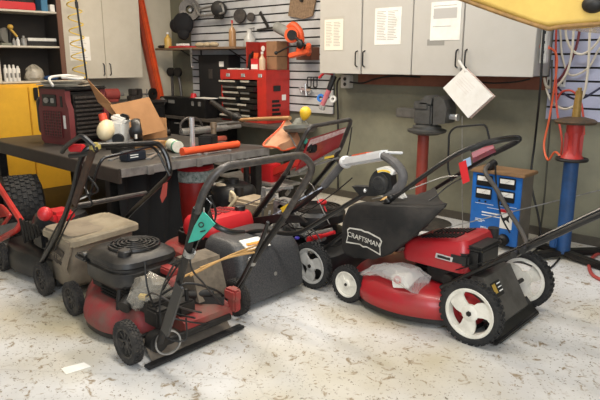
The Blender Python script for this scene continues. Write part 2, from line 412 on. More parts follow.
# ================================================================== mower behind it: big grey wheel, black cloth bag, handle with red panel
CY = 2.93
t = thing('lawn_mower', 'black mower with grey three-spoke wheel, black lettered cloth bag and red tag on its handle', 'lawn mower', (-2.62, CY, 0))
D_near = [(-3.06, CY), (-3.04, 2.80), (-2.95, 2.71), (-2.75, 2.69), (-2.5, 2.69), (-2.28, 2.69), (-2.26, CY)]
pl = outline(D_near, CY)
shell(pl, [(.04, 1), (.07, 1.02), (.14, 1.0), (.18, .94), (.2, .8)]).build('deck', M['black_plastic'], t)
gh = mat('grey wheel plastic', '#a9a7a2', .4, dirt='#6a655e', amt=.5, scale=15)
for x, y, r, s, st in ((-2.34, 2.62, .148, -1, 'swirl'), (-2.34, 3.24, .148, 1, 'swirl'), (-2.93, 2.68, .105, -1, 'dish'), (-2.93, 3.19, .105, 1, 'dish')):
    wheel(t, (x, y, r + .001), r, .055, s, gh, st)
b = MB(); b.lathe([(.19, .19), (.19, .26), (.15, .27), (.15, .33), (.2, .33), (.2, .385), (.17, .41), (.06, .415)], (-2.62, 2.98, 0), (0, 0, 1), 30)
b.span(-2.95, -2.78, 2.84, 3.06, .2, .34, .02); en = b.build('engine', M['black_plastic'], t)
b = MB()
for r_ in (.07, .10, .13, .16): b.lathe([(r_, .412), (r_+.012, .412), (r_+.012, .418), (r_, .418)], (-2.62, 2.98, 0), (0, 0, 1), 30, closed=True)
b.build('recoil_grille', M['dark'], en)
b = MB(); b.span(-2.72, -2.60, 2.74, 2.80, .30, .35, .01); b.bar((-2.66, 2.77, .31), (-2.45, 2.78, .27), .04, .04); b.span(-2.52, -2.42, 2.74, 2.86, .24, .30, .01); b.cyl((-2.45, 2.76, .3), (-2.30, 2.76, .36), .014); b.build('carburettor', M['alu'], t)
b = MB(); b.ball((-2.529, 2.930, 0.472), .034, .034, .02); b.cyl((-2.511, 2.930, 0.447), (-2.475, 2.930, 0.384), .006); b.build('red_cap', M['red_bright'], t)
b = MB(); b.cyl((-2.47, 2.73, .27), (-2.36, 2.73, .31), .016); b.cyl((-2.36, 2.73, .31), (-2.26, 2.74, .355), .012); b.box((-2.45, 2.72, .265), (.03, .03, .03)); b.build('red_linkage', M['red_bright'], t)
MB().ball((-2.545, 2.700, 0.267), .018, .018, .012).build('blue_cap', mat('violet cap', '#4a3fb0', .4), t)
cable(t, [(-2.62, 2.72, .35), (-2.5, 2.70, .28), (-2.4, 2.70, .34), (-2.25, 2.68, .42)])
cable(t, [(-2.704, 2.900, 0.617), (-2.549, 2.850, 0.598), (-2.452, 2.800, 0.521), (-2.306, 2.750, 0.391)], .003, M['steel'])
cable(t, [(-2.492, 2.720, 0.341), (-2.361, 2.700, 0.272), (-2.213, 2.700, 0.284), (-2.090, 2.680, 0.378)])
b = MB(); c = Vector((-2.82, 2.86, 0)); rn = random.Random(9)
b.span(c.x-.06, c.x+.06, 2.80, 2.92, .2, .46, .015); b.span(c.x-.03, c.x+.11, 2.78, 2.84, .40, .47, .01)
for k in range(9):
    p = c + Vector((rn.uniform(-.07, .09), rn.uniform(-.07, .06), rn.uniform(.26, .48))); b.bar(p, p + Vector((rn.uniform(-.09, .09), rn.uniform(-.06, .06), rn.uniform(-.06, .07))), .018, .024)
b.cyl(c + Vector((.05, -.08, .40)), c + Vector((.05, -.02, .40)), .04); b.build('throttle_casting', M['alu'], t)
cable(t, [(-2.80, 2.78, .45), (-2.66, 2.72, .50), (-2.58, 2.72, .42), (-2.50, 2.70, .30)], .005, M['steel'])
cable(t, [(-2.76, 2.77, .40), (-2.6, 2.70, .33), (-2.4, 2.68, .36), (-2.3, 2.66, .30)], .005)
# cloth bag
bagm = mat('black bag cloth', '#141312', .8, dirt='#393430', amt=.7, scale=5, bump=.35, bscale=14)
prof = [(-2.13, .40), (-2.10, .53), (-2.02, .605), (-1.80, .635), (-1.55, .668), (-1.425, .69), (-1.46, .64), (-1.57, .52), (-1.70, .40), (-1.80, .325), (-1.92, .275), (-2.06, .262), (-2.12, .30)]
pp = [(p.x, p.z) for p in spline([(x, 0, z) for x, z in prof], 4, closed=True)]
cx, cz = -1.90, .44; b = MB(); rings = []; rn = random.Random(3)
for y, s in ((2.625, .90), (2.635, .955), (2.67, 1.0), (2.76, .985), (2.86, .97), (2.96, .97), (3.04, .97), (3.09, .93), (3.11, .86)):
    rings.append([Vector((cx + (x-cx)*s*(1 - (.78*(y-2.625)/.5 if x > cx else .0)) + rn.uniform(-.004, .004), y, cz + (z-cz)*s - (.03*math.sin((y-2.63)/.57*PI) if z > .5 else 0) + rn.uniform(-.004, .004))) for x, z in pp])
b.rings(rings); bg = b.build('grass_bag', bagm, t, 60)
bo, bu, bv = Vector((-1.945, 2.6225, .392)), Vector((.996, 0, -.09)), Vector((.09, 0, .996))
b = MB(); b.prism([(x*.25, y*.20) for x, y in BANNER], bo, bu, bv, (0, -.001, 0)); lg = b.build('logo_badge', mat('grubby white print', '#cfcac0', .8, dirt='#8f887c', amt=.6, scale=20), bg, 0)
b = MB(); b.prism([(x*.235, y*.165 + .002) for x, y in BANNER], bo + Vector((0, -.0012, 0)), bu, bv, (0, -.001, 0)); b.build('logo_field', bagm, bg, 0)
text('logo_lettering', 'CRAFTSMAN', .041, MATS['grubby white print'], bg, bo + bv*.008 + Vector((0, -.0035, 0)), bu, bv)
cable(bg, [(-2.12, 2.64, .47), (-1.95, 2.628, .52), (-1.75, 2.632, .56), (-1.5, 2.66, .65)], .004, bagm, 'seam_piping')
# handle: two bars closing to a padded tip
n1 = [(-2.42, 2.66, .16), (-2.268, 2.660, 0.269), (-2.003, 2.660, 0.486), (-1.794, 2.670, 0.655), (-1.455, 2.700, 0.928), (-1.296, 2.760, 1.003)]
f1 = [(-2.42, 3.2, .16), (-2.26, 3.2, .31), (-1.938, 3.200, 0.547), (-1.647, 3.140, 0.749), (-1.397, 3.020, 0.908)]
tip = (-1.206, 2.900, 1.018)
tubes(t, 'handle', M['black_tube'], (spline(n1 + [tip] + list(reversed(f1)), 5), .0125, 0))
b = MB(); b.tube(spline([(-1.375, 2.720, 0.970), (-1.297, 2.760, 1.008), (-1.225, 2.860, 1.025), tip, (-1.252, 2.930, 0.985), (-1.377, 3.000, 0.918)], 6), .015, 10); b.build('grip', M['rubber'], t)
b = MB(); a, c, d, e = [Vector(p) for p in ((-1.366, 2.740, 0.923), (-1.287, 2.800, 0.975), (-1.334, 2.930, 0.936), (-1.444, 2.900, 0.869))]
b.rings([[a, c, d, e], [p + Vector((-.01, 0, .025)) for p in (a, c, d, e)]]); b.build('control_panel', M['red_deck'], t, 0)
b = MB(); b.tube(fillet([(-1.587, 2.950, 0.743), (-1.616, 2.950, 0.802), (-1.623, 2.950, 1.010), (-1.589, 2.950, 1.045), (-1.410, 2.950, 1.074), (-1.373, 2.950, 0.961)], .03), .006, 8); b.build('brake_bail', M['black_tube'], t)
b = MB(); q = [Vector(p) for p in ((-1.415, 2.690, 0.898), (-1.378, 2.690, 0.918), (-1.349, 2.690, 0.815), (-1.385, 2.690, 0.794))]
b.rings([q, [p + Vector((0, -.003, 0)) for p in q]]); b.build('red_tag', M['red_bright'], t, 0)
b = MB(); q = [Vector(p) for p in ((-1.425, 2.750, 0.905), (-1.387, 2.750, 0.925), (-1.379, 2.750, 0.885), (-1.411, 2.750, 0.865))]
b.rings([q, [p + Vector((0, .004, 0)) for p in q]]); b.build('sticker', mat('pale blue label', '#a8c4e0', .5), t, 0)
cable(t, [(-1.502, 2.900, 0.779), (-1.583, 2.900, 0.723), (-1.662, 2.850, 0.639), (-1.791, 2.750, 0.560), (-2.082, 2.670, 0.382)], .004)
cable(t, [(-1.500, 2.850, 0.798), (-1.607, 2.850, 0.772), (-1.764, 2.750, 0.692), (-1.987, 2.750, 0.610)], .003, M['steel'])
b = MB()
for p in ((-1.813, 2.660, 0.642), (-1.795, 2.660, 0.668)): b.ball(p, .022, .02, .018)
b.build('clamp_knob', M['black_plastic'], t)

# ================================================================== mower in the middle: white control panel, plastic catcher
CY = 2.36
t = thing('lawn_mower', 'red-engined mower in the middle with white control panel and hard black grass catcher', 'lawn mower', (-2.95, CY, 0))
C_near = [(-3.36, CY), (-3.34, 2.22), (-3.25, 2.14), (-3.05, 2.11), (-2.9, 2.12), (-2.88, CY)]
shell(outline(C_near, CY), [(.04, 1), (.07, 1.02), (.15, 1.0), (.19, .94), (.21, .8)]).build('deck', M['red_dirty'], t)
for x, y, r, s in ((-2.95, 2.06, .10, -1), (-2.95, 2.59, .10, 1), (-3.28, 2.10, .09, -1), (-3.28, 2.58, .09, 1)):
    wheel(t, (x, y, r + .001), r, .045, s, M['black_plastic'], 'spokes', M['dusty_rubber'])
b = MB(); b.span(-3.18, -2.80, 2.20, 2.52, .2, .32, .02); b.span(-3.0, -2.80, 2.17, 2.22, .24, .34, .01); b.build('engine_block', M['dark'], t)
sh = shroud(-3.10, -2.77, 2.17, 2.56, .31, .425, .455, .08).build('shroud', M['red_bright'], t)
b = MB()
for i in range(7):
    for j in range(3): b.box((-3.04 + i*.03, 2.30 + j*.075, .430 + i*.0027), (.017, .05, .01), rotz(.2))
b.build('vent_slots', mat('dark red slot', '#6e1216', .6), sh)
b = MB(); b.lathe([(.02, 0), (.035, .0), (.035, .03), (.02, .035)], (-2.84, 2.47, .445), (0, 0, 1), 16); b.build('fuel_cap', M['black_plastic'], t)
# hard catcher
cm = mat('speckled dark grey catcher', '#2d2e31', .5, dirt='#6c6a66', amt=.5, scale=130)
R = []
for z, ins, xr in ((.035, .03, -2.36), (.05, .0, -2.34), (.15, .0, -2.345), (.29, .012, -2.365), (.35, .03, -2.40), (.38, .06, -2.46), (.388, .09, -2.52)):
    R.append([Vector((x, y, z)) for x, y in rrect(-2.74+ins*.4, xr, 2.045+ins*.7, 2.57-ins*1.1, .06)])
b = MB(); b.rings(R); ct = b.build('grass_catcher', cm, t)
b = MB(); b.rings([[Vector(p) for p in rr] for rr in ([(-2.396, 2.13, .351), (-2.385, 2.30, .343), (-2.47, 2.28, .382), (-2.48, 2.14, .384)], [(-2.388, 2.13, .356), (-2.377, 2.30, .348), (-2.466, 2.28, .388), (-2.476, 2.14, .390)])])
sk = b.build('sticker', M['paper'], ct, 0)
b = MB(); b.bar((-2.42, 2.15, .376), (-2.415, 2.27, .371), .02, .002, (.4, 0, .9)); b.build('sticker_stripe', mat('orange ink', '#e0923c', .6), ct, 0)
MB().lathe([(.0, 0), (.012, 0), (.012, .004), (0, .004)], (-2.343, 2.3, .18), (1, 0, 0), 12).build('catch_rivet', M['steel'], ct)
# upper handle
far = [(-3.364, 2.600, 0.408), (-3.346, 2.600, 0.313), (-3.273, 2.620, 0.202), (-3.085, 2.630, 0.185), (-2.540, 2.630, 0.457), (-2.240, 2.630, 0.682)]
tubes(t, 'handle', M['black_tube'], (spline(far, 6), .018, 0), ([(-2.92, 2.28, .23), (-2.5, 2.29, .418), (-2.168, 2.300, 0.452), (-1.676, 2.300, 0.778)], .013, .1))
g1 = [(-2.256, 2.630, 0.668), (-2.106, 2.630, 0.831), (-2.025, 2.600, 0.861)]
g2 = [(-1.641, 2.360, 0.948), (-1.530, 2.300, 0.929), (-1.476, 2.280, 0.882), (-1.508, 2.290, 0.819), (-1.593, 2.300, 0.785)]
gm = mat('grey foam grip', '#4a4848', .75, dirt='#7a7676', amt=.3, scale=15)
tubes(t, 'grip', gm, (fillet(g1, .03), .024, 0)); tubes(t, 'grip', gm, (spline(g2, 6), .022, 0))
pm = mat('light grey panel plastic', '#d6d6d6', .4, dirt='#a09e9c', amt=.35, scale=10)
a, c = Vector((-2.051, 2.580, 0.843)), Vector((-1.630, 2.360, 0.954))
b = MB(); b.bar(a, c, .06, .05, (0, 0, 1), .012); b.ball(a + Vector((0, 0, .0)), .042, .036, .036); b.bar(c + Vector((0, 0, .012)), Vector((-1.526, 2.340, 0.977)), .022, .012, bev=.004); pn = b.build('control_panel', pm, t)
b = MB(); d = (c-a); b.bar(a + d*.25 + Vector((0, 0, .028)), a + d*.62 + Vector((0, 0, .028)), .04, .006); b.build('orange_label', M['orange'], pn)
b = MB(); b.bar(a + d*.5 + Vector((.031, -.01, .0)), a + d*.85 + Vector((.031, -.01, .0)), .006, .025); b.build('switch_slot', M['black_plastic'], pn)
# black fan-shaped throttle housing
ux, uz = Vector((1, 0, 0)), Vector((0, 0, 1)); o = Vector((-1.567, 2.270, 0.813))
arc = [(-.095*math.cos(a) , .095*math.sin(a)) for a in [math.radians(v) for v in range(-5, 116, 11)]]
b = MB(); b.prism([(-.15, -.06), (-.20, -.02)] + arc + [(.04, .0), (0, -.03), (-.06, -.05)], o, ux, uz, (0, .045, 0)); hs = b.build('throttle_housing', M['black_plastic'], t, 25)
b = MB(); b.prism([(-.100*math.cos(a), .100*math.sin(a)) for a in [math.radians(v) for v in range(60, 122, 10)]] + [(-.078*math.cos(a), .078*math.sin(a)) for a in [math.radians(v) for v in range(120, 59, -10)]], o + Vector((0, -.004, 0)), ux, uz, (0, .05, 0)); b.build('white_scale', M['white_plastic'], hs)
b = MB(); b.prism([(-.088*math.cos(a), .088*math.sin(a)) for a in [math.radians(v) for v in range(60, 112, 10)]] + [(-.080*math.cos(a), .080*math.sin(a)) for a in [math.radians(v) for v in range(110, 59, -10)]], o + Vector((0, -.006, 0)), ux, uz, (0, .02, 0)); b.build('yellow_scale', M['yellow'], hs)
b = MB(); b.lathe([(0, 0), (.05, 0), (.05, .008), (.036, .008), (.03, .016), (0, .016)], o + Vector((-.03, -.0, .02)), (0, -1, 0), 24); b.build('dial', M['rubber'], hs)
MB().ball(o + Vector((-.115, -.004, -.03)), .009).build('pivot_bolt', M['chrome'], hs)
# decal strip and yellow label on the far bar
b = MB(); q0, q1 = Vector((-3.011, 2.613, 0.218)), Vector((-2.226, 2.613, 0.681))
for k in range(11):
    if k == 6: continue
    f0 = .04 + k*.088; b.bar(q0 + (q1-q0)*f0 + Vector((0, -.0, 0)), q0 + (q1-q0)*(f0 + .03 + .02*(k % 3)/2), .006, .008, (0, 0, 1))
b.bar(q0 + (q1-q0)*.03, q0 + (q1-q0)*.99, .003, .002); b.build('decal', mat('pale blue decal', '#b4bccb', .5), t)
b = MB(); b.bar(q0 + (q1-q0)*.53 + Vector((0, -.003, 0)), q0 + (q1-q0)*.63 + Vector((0, -.003, 0)), .008, .032); b.build('yellow_label', M['yellow'], t)
cable(t, [(-1.866, 2.400, 0.802), (-2.099, 2.500, 0.653), (-2.425, 2.600, 0.457), (-2.773, 2.600, 0.242), (-2.883, 2.500, 0.192)])
b = MB(); b.prism([(-2.88, .36), (-2.60, .44), (-2.42, .46), (-2.36, .43), (-2.45, .41), (-2.86, .33)], (0, 2.585, 0), (1, 0, 0), (0, 0, 1), (0, .02, 0)); b.build('catcher_hanger', M['black_plastic'], t)

# ================================================================== mower behind that: black engine, handle with red panel
CY = 2.98
t = thing('lawn_mower', 'old mower with beige crankcase half under the workbench, red panel on its bare handle', 'lawn mower', (-3.4, CY, 0))
G_near = [(-3.84, CY), (-3.80, 2.82), (-3.6, 2.74), (-3.3, 2.74), (-3.16, 2.78), (-3.14, CY)]
shell(outline(G_near, CY), [(.04, 1), (.07, 1.02), (.15, 1.0), (.19, .94), (.21, .8)]).build('deck', M['red_dirty'], t)
for x, y, r, s in ((-3.20, 2.70, .10, -1), (-3.20, 3.26, .10, 1), (-3.72, 2.72, .09, -1), (-3.72, 3.24, .09, 1)):
    wheel(t, (x, y, r + .001), r, .045, s, M['steel'], 'spokes', M['dusty_rubber'])
bm_ = mat('dusty beige casting', '#a3937a', .75, dirt='#6d604e', amt=.6, scale=10)
b = MB(); b.span(-3.30, -3.02, 2.80, 3.02, .20, .40, .02); b.span(-3.32, -3.28, 2.79, 2.84, .20, .41); b.build('crankcase', bm_, t)
b = MB(); b.lathe([(.17, .28), (.18, .30), (.18, .40), (.165, .43), (.12, .455), (.05, .46)], (-3.50, CY, 0), (0, 0, 1), 30); b.span(-3.72, -3.5, 2.8, 3.0, .22, .42, .03); en = b.build('engine', M['black_plastic'], t)
b = MB(); b.lathe([(.03, .46), (.045, .46), (.045, .495), (.03, .50)], (-3.50, CY, 0), (0, 0, 1), 16); b.build('filler_cap', M['black_plastic'], en); b = MB(); b.lathe([(.025, .4), (.035, .4), (.035, .46), (.02, .465)], (-3.34, 2.9, 0), (0, 0, 1), 14); b.build('filler_cap', M['black_plastic'], en)
b = MB(); b.ball((-3.53, 2.88, .45), .06, .03, .02); b.build('recoil_cover', bm_, en)
b = MB(); b.tube(spline([(-3.33, 2.80, .37), (-3.29, 2.78, .45), (-3.26, 2.79, .40), (-3.31, 2.77, .33)], 5), .012); b.build('spark_lead', M['cream_plastic'], t)
fn = [(-3.089, 2.740, 0.235), (-2.663, 2.740, 0.700), (-2.478, 2.740, 0.996)]; ff = [(-2.515, 3.220, 1.009), (-2.616, 3.220, 0.785), (-2.940, 3.220, 0.400), (-3.1, 3.22, .3)]
tubes(t, 'handle', M['gray_tube'], ([fn[0], fn[1], fn[2], ff[0], ff[1], ff[2], ff[3]], .0145, .05))
b = MB(); b.tube([Vector((-2.691, 2.740, 0.663)), Vector((-3.068, 2.740, 0.239))], .018); b.build('lower_handle', M['black_tube'], t); b = MB(); b.tube([Vector((-2.634, 3.220, 0.740)), Vector((-2.941, 3.220, 0.416))], .017); b.build('lower_handle', M['black_tube'], t)
q = [Vector(p) for p in ((-2.497, 2.780, 0.921), (-2.534, 3.180, 0.956), (-2.593, 3.180, 0.812), (-2.619, 2.780, 0.700))]
b = MB(); b.rings([q, [p + Vector((-.02, 0, -.012)) for p in q]]); pn = b.build('panel', M['red_deck'], t, 0)
b = MB(); mid = [q[0]*.93 + q[3]*.07, q[1]*.93 + q[2]*.07, q[1]*.72 + q[2]*.28, q[0]*.72 + q[3]*.28]; up = Vector((.004, 0, .003))
b.rings([[p + up*.6 for p in mid], [p + up for p in mid]]); b.build('label_strip', mat('pink white strip', '#e9cfca', .6, dirt='#c8504a', amt=.7, scale=40), pn, 0)
b = MB(); b.tube([q[3] + Vector((.01, 0, -.01)), q[2] + Vector((.01, 0, -.01))], .009); b.tube([Vector((-2.612, 2.950, 0.712)), Vector((-2.617, 3.200, 0.730))], .007); b.build('crossbar', M['steel'], t)
b = MB(); c0 = Vector((-2.551, 2.850, 0.845)); b.box(c0, (.05, .07, .06), None, .012); b.ball(c0 + Vector((0, -.04, .02)), .03, .03, .04); b.build('throttle_lever', M['black_plastic'], t)
MB().box(Vector((-2.530, 2.760, 0.908)), (.02, .03, .05), rotx(.4), .006).build('green_clip', mat('sea green plastic', '#3f8f7c', .5), t)
cable(t, [(-2.498, 3.200, 0.957), (-2.554, 3.200, 0.723), (-2.625, 3.100, 0.741), (-2.611, 2.800, 0.831), (-2.654, 2.750, 0.766)], .004)
MB().bar((-2.593, 3.020, 0.754), (-2.538, 3.060, 0.769), .014, .014).build('yellow_tag', M['yellow'], t)
# linkage clutter on the mower's rear
b = MB(); rn = random.Random(9)
for k in range(5):
    p = Vector((-3.02 + rn.uniform(-.04, .10), 2.78 + rn.uniform(0, .3), .40 + rn.uniform(-.1, .12))); b.bar(p, p + Vector((rn.uniform(-.1, .1), rn.uniform(-.08, .08), rn.uniform(-.1, .1))), .016, .022)
b.bar((-3.05, 2.84, .20), (-3.0, 2.84, .52), .02, .03); b.bar((-3.0, 2.84, .50), (-2.92, 3.05, .50), .03, .02)
b.build('linkage', M['alu'], t)
cable(t, [(-3.173, 2.760, 0.359), (-2.937, 2.760, 0.464), (-2.731, 2.780, 0.562)], .005, M['steel'])

# ================================================================== mower at front left: dusty black engine, red deck, torquoise tag
CY = 1.66
t = thing('lawn_mower', 'dusty front mower with black round-grille engine and turquoise tag on its handle', 'lawn mower', (-2.75, CY, 0))
A_near = [(-3.15, CY), (-3.13, 1.57), (-3.03, 1.48), (-2.90, 1.40), (-2.79, 1.345), (-2.62, 1.34), (-2.48, 1.40), (-2.40, 1.44), (-2.38, CY)]
pl = outline(A_near, CY)
shell(pl, [(.05, 1.0), (.075, 1.03), (.11, 1.035), (.145, 1.0), (.175, .94), (.20, .86), (.21, .7)]).build('deck', mat('grimy red deck', '#84282a', .6, dirt='#5c5046', amt=1, scale=6, bump=.15), t)
shell(pl, [(.025, .985), (.03, 1.0), (.062, 1.01), (.062, .98)]).build('skirt', M['dark'], t)
hub = mat('dirty dark hub', '#2c2926', .7, dirt='#5d554b', amt=.7, scale=20)
for x, y, r, s in ((-2.335, 1.315, .106, -1), (-2.38, 2.02, .106, 1), (-3.05, 1.40, .097, -1), (-3.05, 1.94, .097, 1)):
    wheel(t, (x, y, r + .001), r, .05, s, hub, 'spokes', M['dusty_rubber'])
b = MB(); b.cyl((-2.335, 1.34, .106), (-2.38, 2.0, .106), .011); b.build('axle', M['dark'], t)
# engine: crankcase with fins, black shroud with round ringed grille
b = MB()
for k in range(7): b.box((-2.62, 1.53, .20 + k*.017), (.26, .24, .008), None, .003)
b.box((-2.66, 1.56, .25), (.20, .20, .14)); b.span(-2.9, -2.7, 1.44, 1.72, .2, .31, .02); b.cyl((-2.50, 1.45, .25), (-2.47, 1.38, .22), .035); b.cyl((-2.56, 1.42, .30), (-2.56, 1.40, .16), .014)
en = b.build('engine_block', M['dark'], t)
eb = mat('sooty black shroud', '#131314', .45, dirt='#4a443c', amt=.5, scale=10)
R = []
for z, ins in ((.28, .014), (.30, 0), (.365, 0), (.372, .012), (.385, .012), (.395, .002), (.42, .006), (.438, .03), (.445, .06)):
    R.append([Vector((x, y, z)) for x, y in rrect(-2.90+ins, -2.485-ins, 1.385+ins, 1.76-ins, max(.10-ins*.4, .05))])
b = MB(); b.rings(R); sh = b.build('shroud', eb, t)
gc = (-2.685, 1.59, .008); b = MB()
for k, r_ in enumerate((.035, .057, .079, .101, .123)): b.lathe([(r_, .442), (r_+.012, .442), (r_+.010, .464 - k*.003), (r_+.002, .464 - k*.003)], gc, (0, 0, 1), 36, closed=True)
b.lathe([(0, .44), (.028, .44), (.026, .468), (0, .47)], gc, (0, 0, 1), 24)
for k in range(6):
    a = k*PI/3; b.bar(Vector(gc) + Vector((math.cos(a)*.02, math.sin(a)*.02, .452)), Vector(gc) + Vector((math.cos(a)*.134, math.sin(a)*.134, .448)), .01, .012)
b.build('recoil_grille', M['black_plastic'], sh)
b = MB(); b.lathe([(.0, .435), (.035, .435), (.035, .465), (.028, .472), (0, .472)], (-2.58, 1.47, 0), (0, 0, 1), 20); b.build('fuel_cap', M['black_plastic'], sh)
b = MB(); b.span(-2.94, -2.83, 1.375, 1.46, .365, .40, .012); b.build('air_filter', M['black_plastic'], sh)
MB().cyl((-2.87, 1.405, .400), (-2.87, 1.405, .408), .012).build('filter_bolt', M['steel'], sh)
# rear: red plate, beige drive housing, gear bits
b = MB(); b.prism([(-2.42, .11), (-2.22, .10), (-2.22, .15), (-2.27, .17), (-2.42, .19)], (0, 1.56, 0), (1, 0, 0), (0, 0, 1), (0, .30, 0)); b.build('rear_deck', M['red_dirty'], t, 20)
hb = mat('mud coated housing', '#6f6456', .85, dirt='#463e33', amt=.8, scale=12, bump=.2)
b = MB(); b.prism([(-2.48, .20), (-2.30, .19), (-2.36, .39), (-2.48, .40)], (0, 1.71, 0), (1, 0, 0), (0, 0, 1), (0, .19, 0)); b.build('discharge_door', hb, t, 20)
b = MB(); b.span(-2.25, -2.19, 1.85, 1.90, .12, .25, .01); b.span(-2.24, -2.15, 1.82, 1.87, .20, .26, .01); b.build('gear_bracket', M['red_dirty'], t)
b = MB(); b.span(-2.52, -2.40, 1.61, 1.67, .33, .37, .008); b.build('red_latch', M['red_dirty'], t)
b = MB(); b.cyl((-2.25, 1.40, .12), (-2.2, 1.40, .12), .05); b.cyl((-2.22, 1.44, .10), (-2.22, 1.84, .10), .018); b.span(-2.36, -2.24, 1.42, 1.50, .16, .25, .01); b.build('gearbox', M['dark'], t)
b = MB(); b.lathe([(.055, 0), (.062, 0), (.062, .012), (.055, .012)], (-2.18, 1.43, .12), (1, -.3, 0), 30, closed=True); b.build('belt_ring', M['steel'], t)
fm = mat('dusty rubber flap', '#6b6257', .9, dirt='#8f8272', amt=.7, scale=8, bump=.2)
b = MB(); rn = random.Random(2)
P0 = [(-2.40, 1.42, .09), (-2.31, 1.40, .03), (-2.23, 1.375, .012)]; P1 = [(-2.40, 1.92, .09), (-2.32, 1.90, .03), (-2.23, 1.86, .012)]
rows = []
for k in range(9):
    f = k/8; rows.append([Vector(a)*(1-f) + Vector(c)*f + Vector((0, 0, rn.uniform(0, .006))) for a, c in zip(P0, P1)])
b.rings([r + [p + Vector((0, 0, -.008)) for p in reversed(r)] for r in rows]); b.build('trailing_flap', fm, t, 50)
b = MB(); b.bar((-2.215, 1.33, .014), (-2.225, 1.93, .014), .045, .016, bev=.004); b.build('flap_bar', M['rubber'], t)
b = MB(); b.span(-2.47, -2.30, 1.44, 1.60, .19, .27, .012); b.cyl((-2.38, 1.62, .24), (-2.30, 1.80, .22), .022); b.span(-2.34, -2.26, 1.56, 1.66, .17, .24, .01); b.bar((-2.40, 1.66, .20), (-2.26, 1.84, .18), .05, .05)
b.cyl((-2.28, 1.62, .14), (-2.28, 1.62, .30), .010); b.build('drive_unit', M['dark'], t)
cable(t, [(-2.36, 1.50, .27), (-2.26, 1.60, .34), (-2.22, 1.74, .28), (-2.26, 1.84, .20)], .006)
cable(t, [(-2.40, 1.46, .27), (-2.28, 1.44, .33), (-2.20, 1.52, .26), (-2.22, 1.66, .18)], .005, M['gray_tube'])
# handle
L0 = [(-2.166, 1.380, 0.142), (-2.027, 1.380, 0.407), (-1.917, 1.380, 0.645), (-1.846, 1.380, 0.811), (-1.815, 1.400, 0.914)]
X0, X1 = (-1.775, 1.45, .995), (-1.735, 1.88, 1.0)
R0 = [(-1.733, 1.950, 0.931), (-1.917, 1.950, 0.675), (-2.158, 1.950, 0.380), (-2.327, 1.950, 0.126)]
topt = fillet([L0[3], L0[4], X0, X1, R0[0], R0[1]], .07, 8)
tubes(t, 'upper_handle', M['gray_tube'], (topt, .0165, 0), n=12)
tubes(t, 'lower_handle', M['dark'], ([L0[0], L0[1], L0[2], Vector(L0[3]) + Vector((0, 0, .02))], .0165, .03)); tubes(t, 'lower_handle', M['dark'], ([R0[1], R0[2], R0[3]], .0165, .03))
b = MB(); b.bar(Vector((-1.946, 1.410, 0.618)), Vector((-1.811, 1.410, 0.864)), .006, .05, (1, 0, 0)); b.bar((-2.090, 1.360, 0.219), (-1.957, 1.360, 0.482), .012, .05, (1, 0, 0)); b.build('handle_bracket', M['black_tube'], t)
b = MB(); b.tube(fillet([(-2.616, 1.930, -0.089), (-2.389, 1.930, 0.085), (-2.233, 1.930, 0.261), (-2.048, 1.920, 0.534), (-2.003, 1.920, 0.635)], .05), .010); b.build('handle_brace', M['black_tube'], t)
b = MB(); b.tube(fillet([(-1.838, 1.420, 0.838), (-1.855, 1.460, 0.743), (-1.801, 1.520, 0.707), (-1.824, 1.600, 0.689)], .05), .012); b.build('bent_bar', M['black_tube'], t)
for i, pp in enumerate(([(-1.841, 1.420, 0.899), (-1.885, 1.400, 0.720), (-2.042, 1.420, 0.466), (-2.235, 1.500, 0.241), (-2.054, 1.500, 0.256)], [(-1.850, 1.420, 0.856), (-1.934, 1.400, 0.588), (-2.102, 1.600, 0.375), (-2.228, 1.800, 0.173)],
        [(-1.905, 1.360, 0.623), (-2.039, 1.380, 0.533), (-2.177, 1.400, 0.339), (-2.183, 1.420, 0.157), (-2.141, 1.500, 0.117), (-2.124, 1.500, 0.234)], [(-1.849, 1.450, 0.868), (-1.892, 1.500, 0.741), (-2.150, 1.500, 0.502), (-2.301, 1.500, 0.324)],
        [(-2.315, 1.420, 0.484), (-2.272, 1.400, 0.362), (-2.276, 1.450, 0.244), (-2.173, 1.500, 0.209), (-2.228, 1.750, 0.096), (-2.277, 1.950, 0.141)])):
    cable(t, pp, .0045)
for pp in (((-1.947, 1.380, 0.608), (-1.870, 1.380, 0.651)), ((-2.206, 1.950, 0.341), (-2.112, 1.950, 0.434))):
    b = MB(); b.lathe([(.018, -.012), (.024, -.012), (.024, .012), (.018, .012)], (Vector(pp[0]) + Vector(pp[1]))/2, (.4, 0, .75), 16, closed=True); b.build('clamp', M['steel'], t)
tq = mat('turquoise tag', '#3fb39c', .6, dirt='#2c8a76', amt=.3)
q = [Vector(p) for p in ((-1.774, 1.355, 0.836), (-1.685, 1.340, 0.804), (-1.794, 1.345, 0.718), (-1.874, 1.350, 0.687), (-1.842, 1.360, 0.762))]
b = MB(); b.rings([q, [p + Vector((0, .003, 0)) for p in q]]); tg = b.build('turquoise_tag', tq, t, 0)
text('tag_number', '10', .05, M['black_ink'], t, Vector((-1.760, 1.337, 0.775)), (-.35, 0, 1), (-1, 0, -.35))
MB().cyl((-1.787, 1.370, 0.843), (-1.762, 1.350, 0.835), .003).build('tag_wire', M['steel'], t)
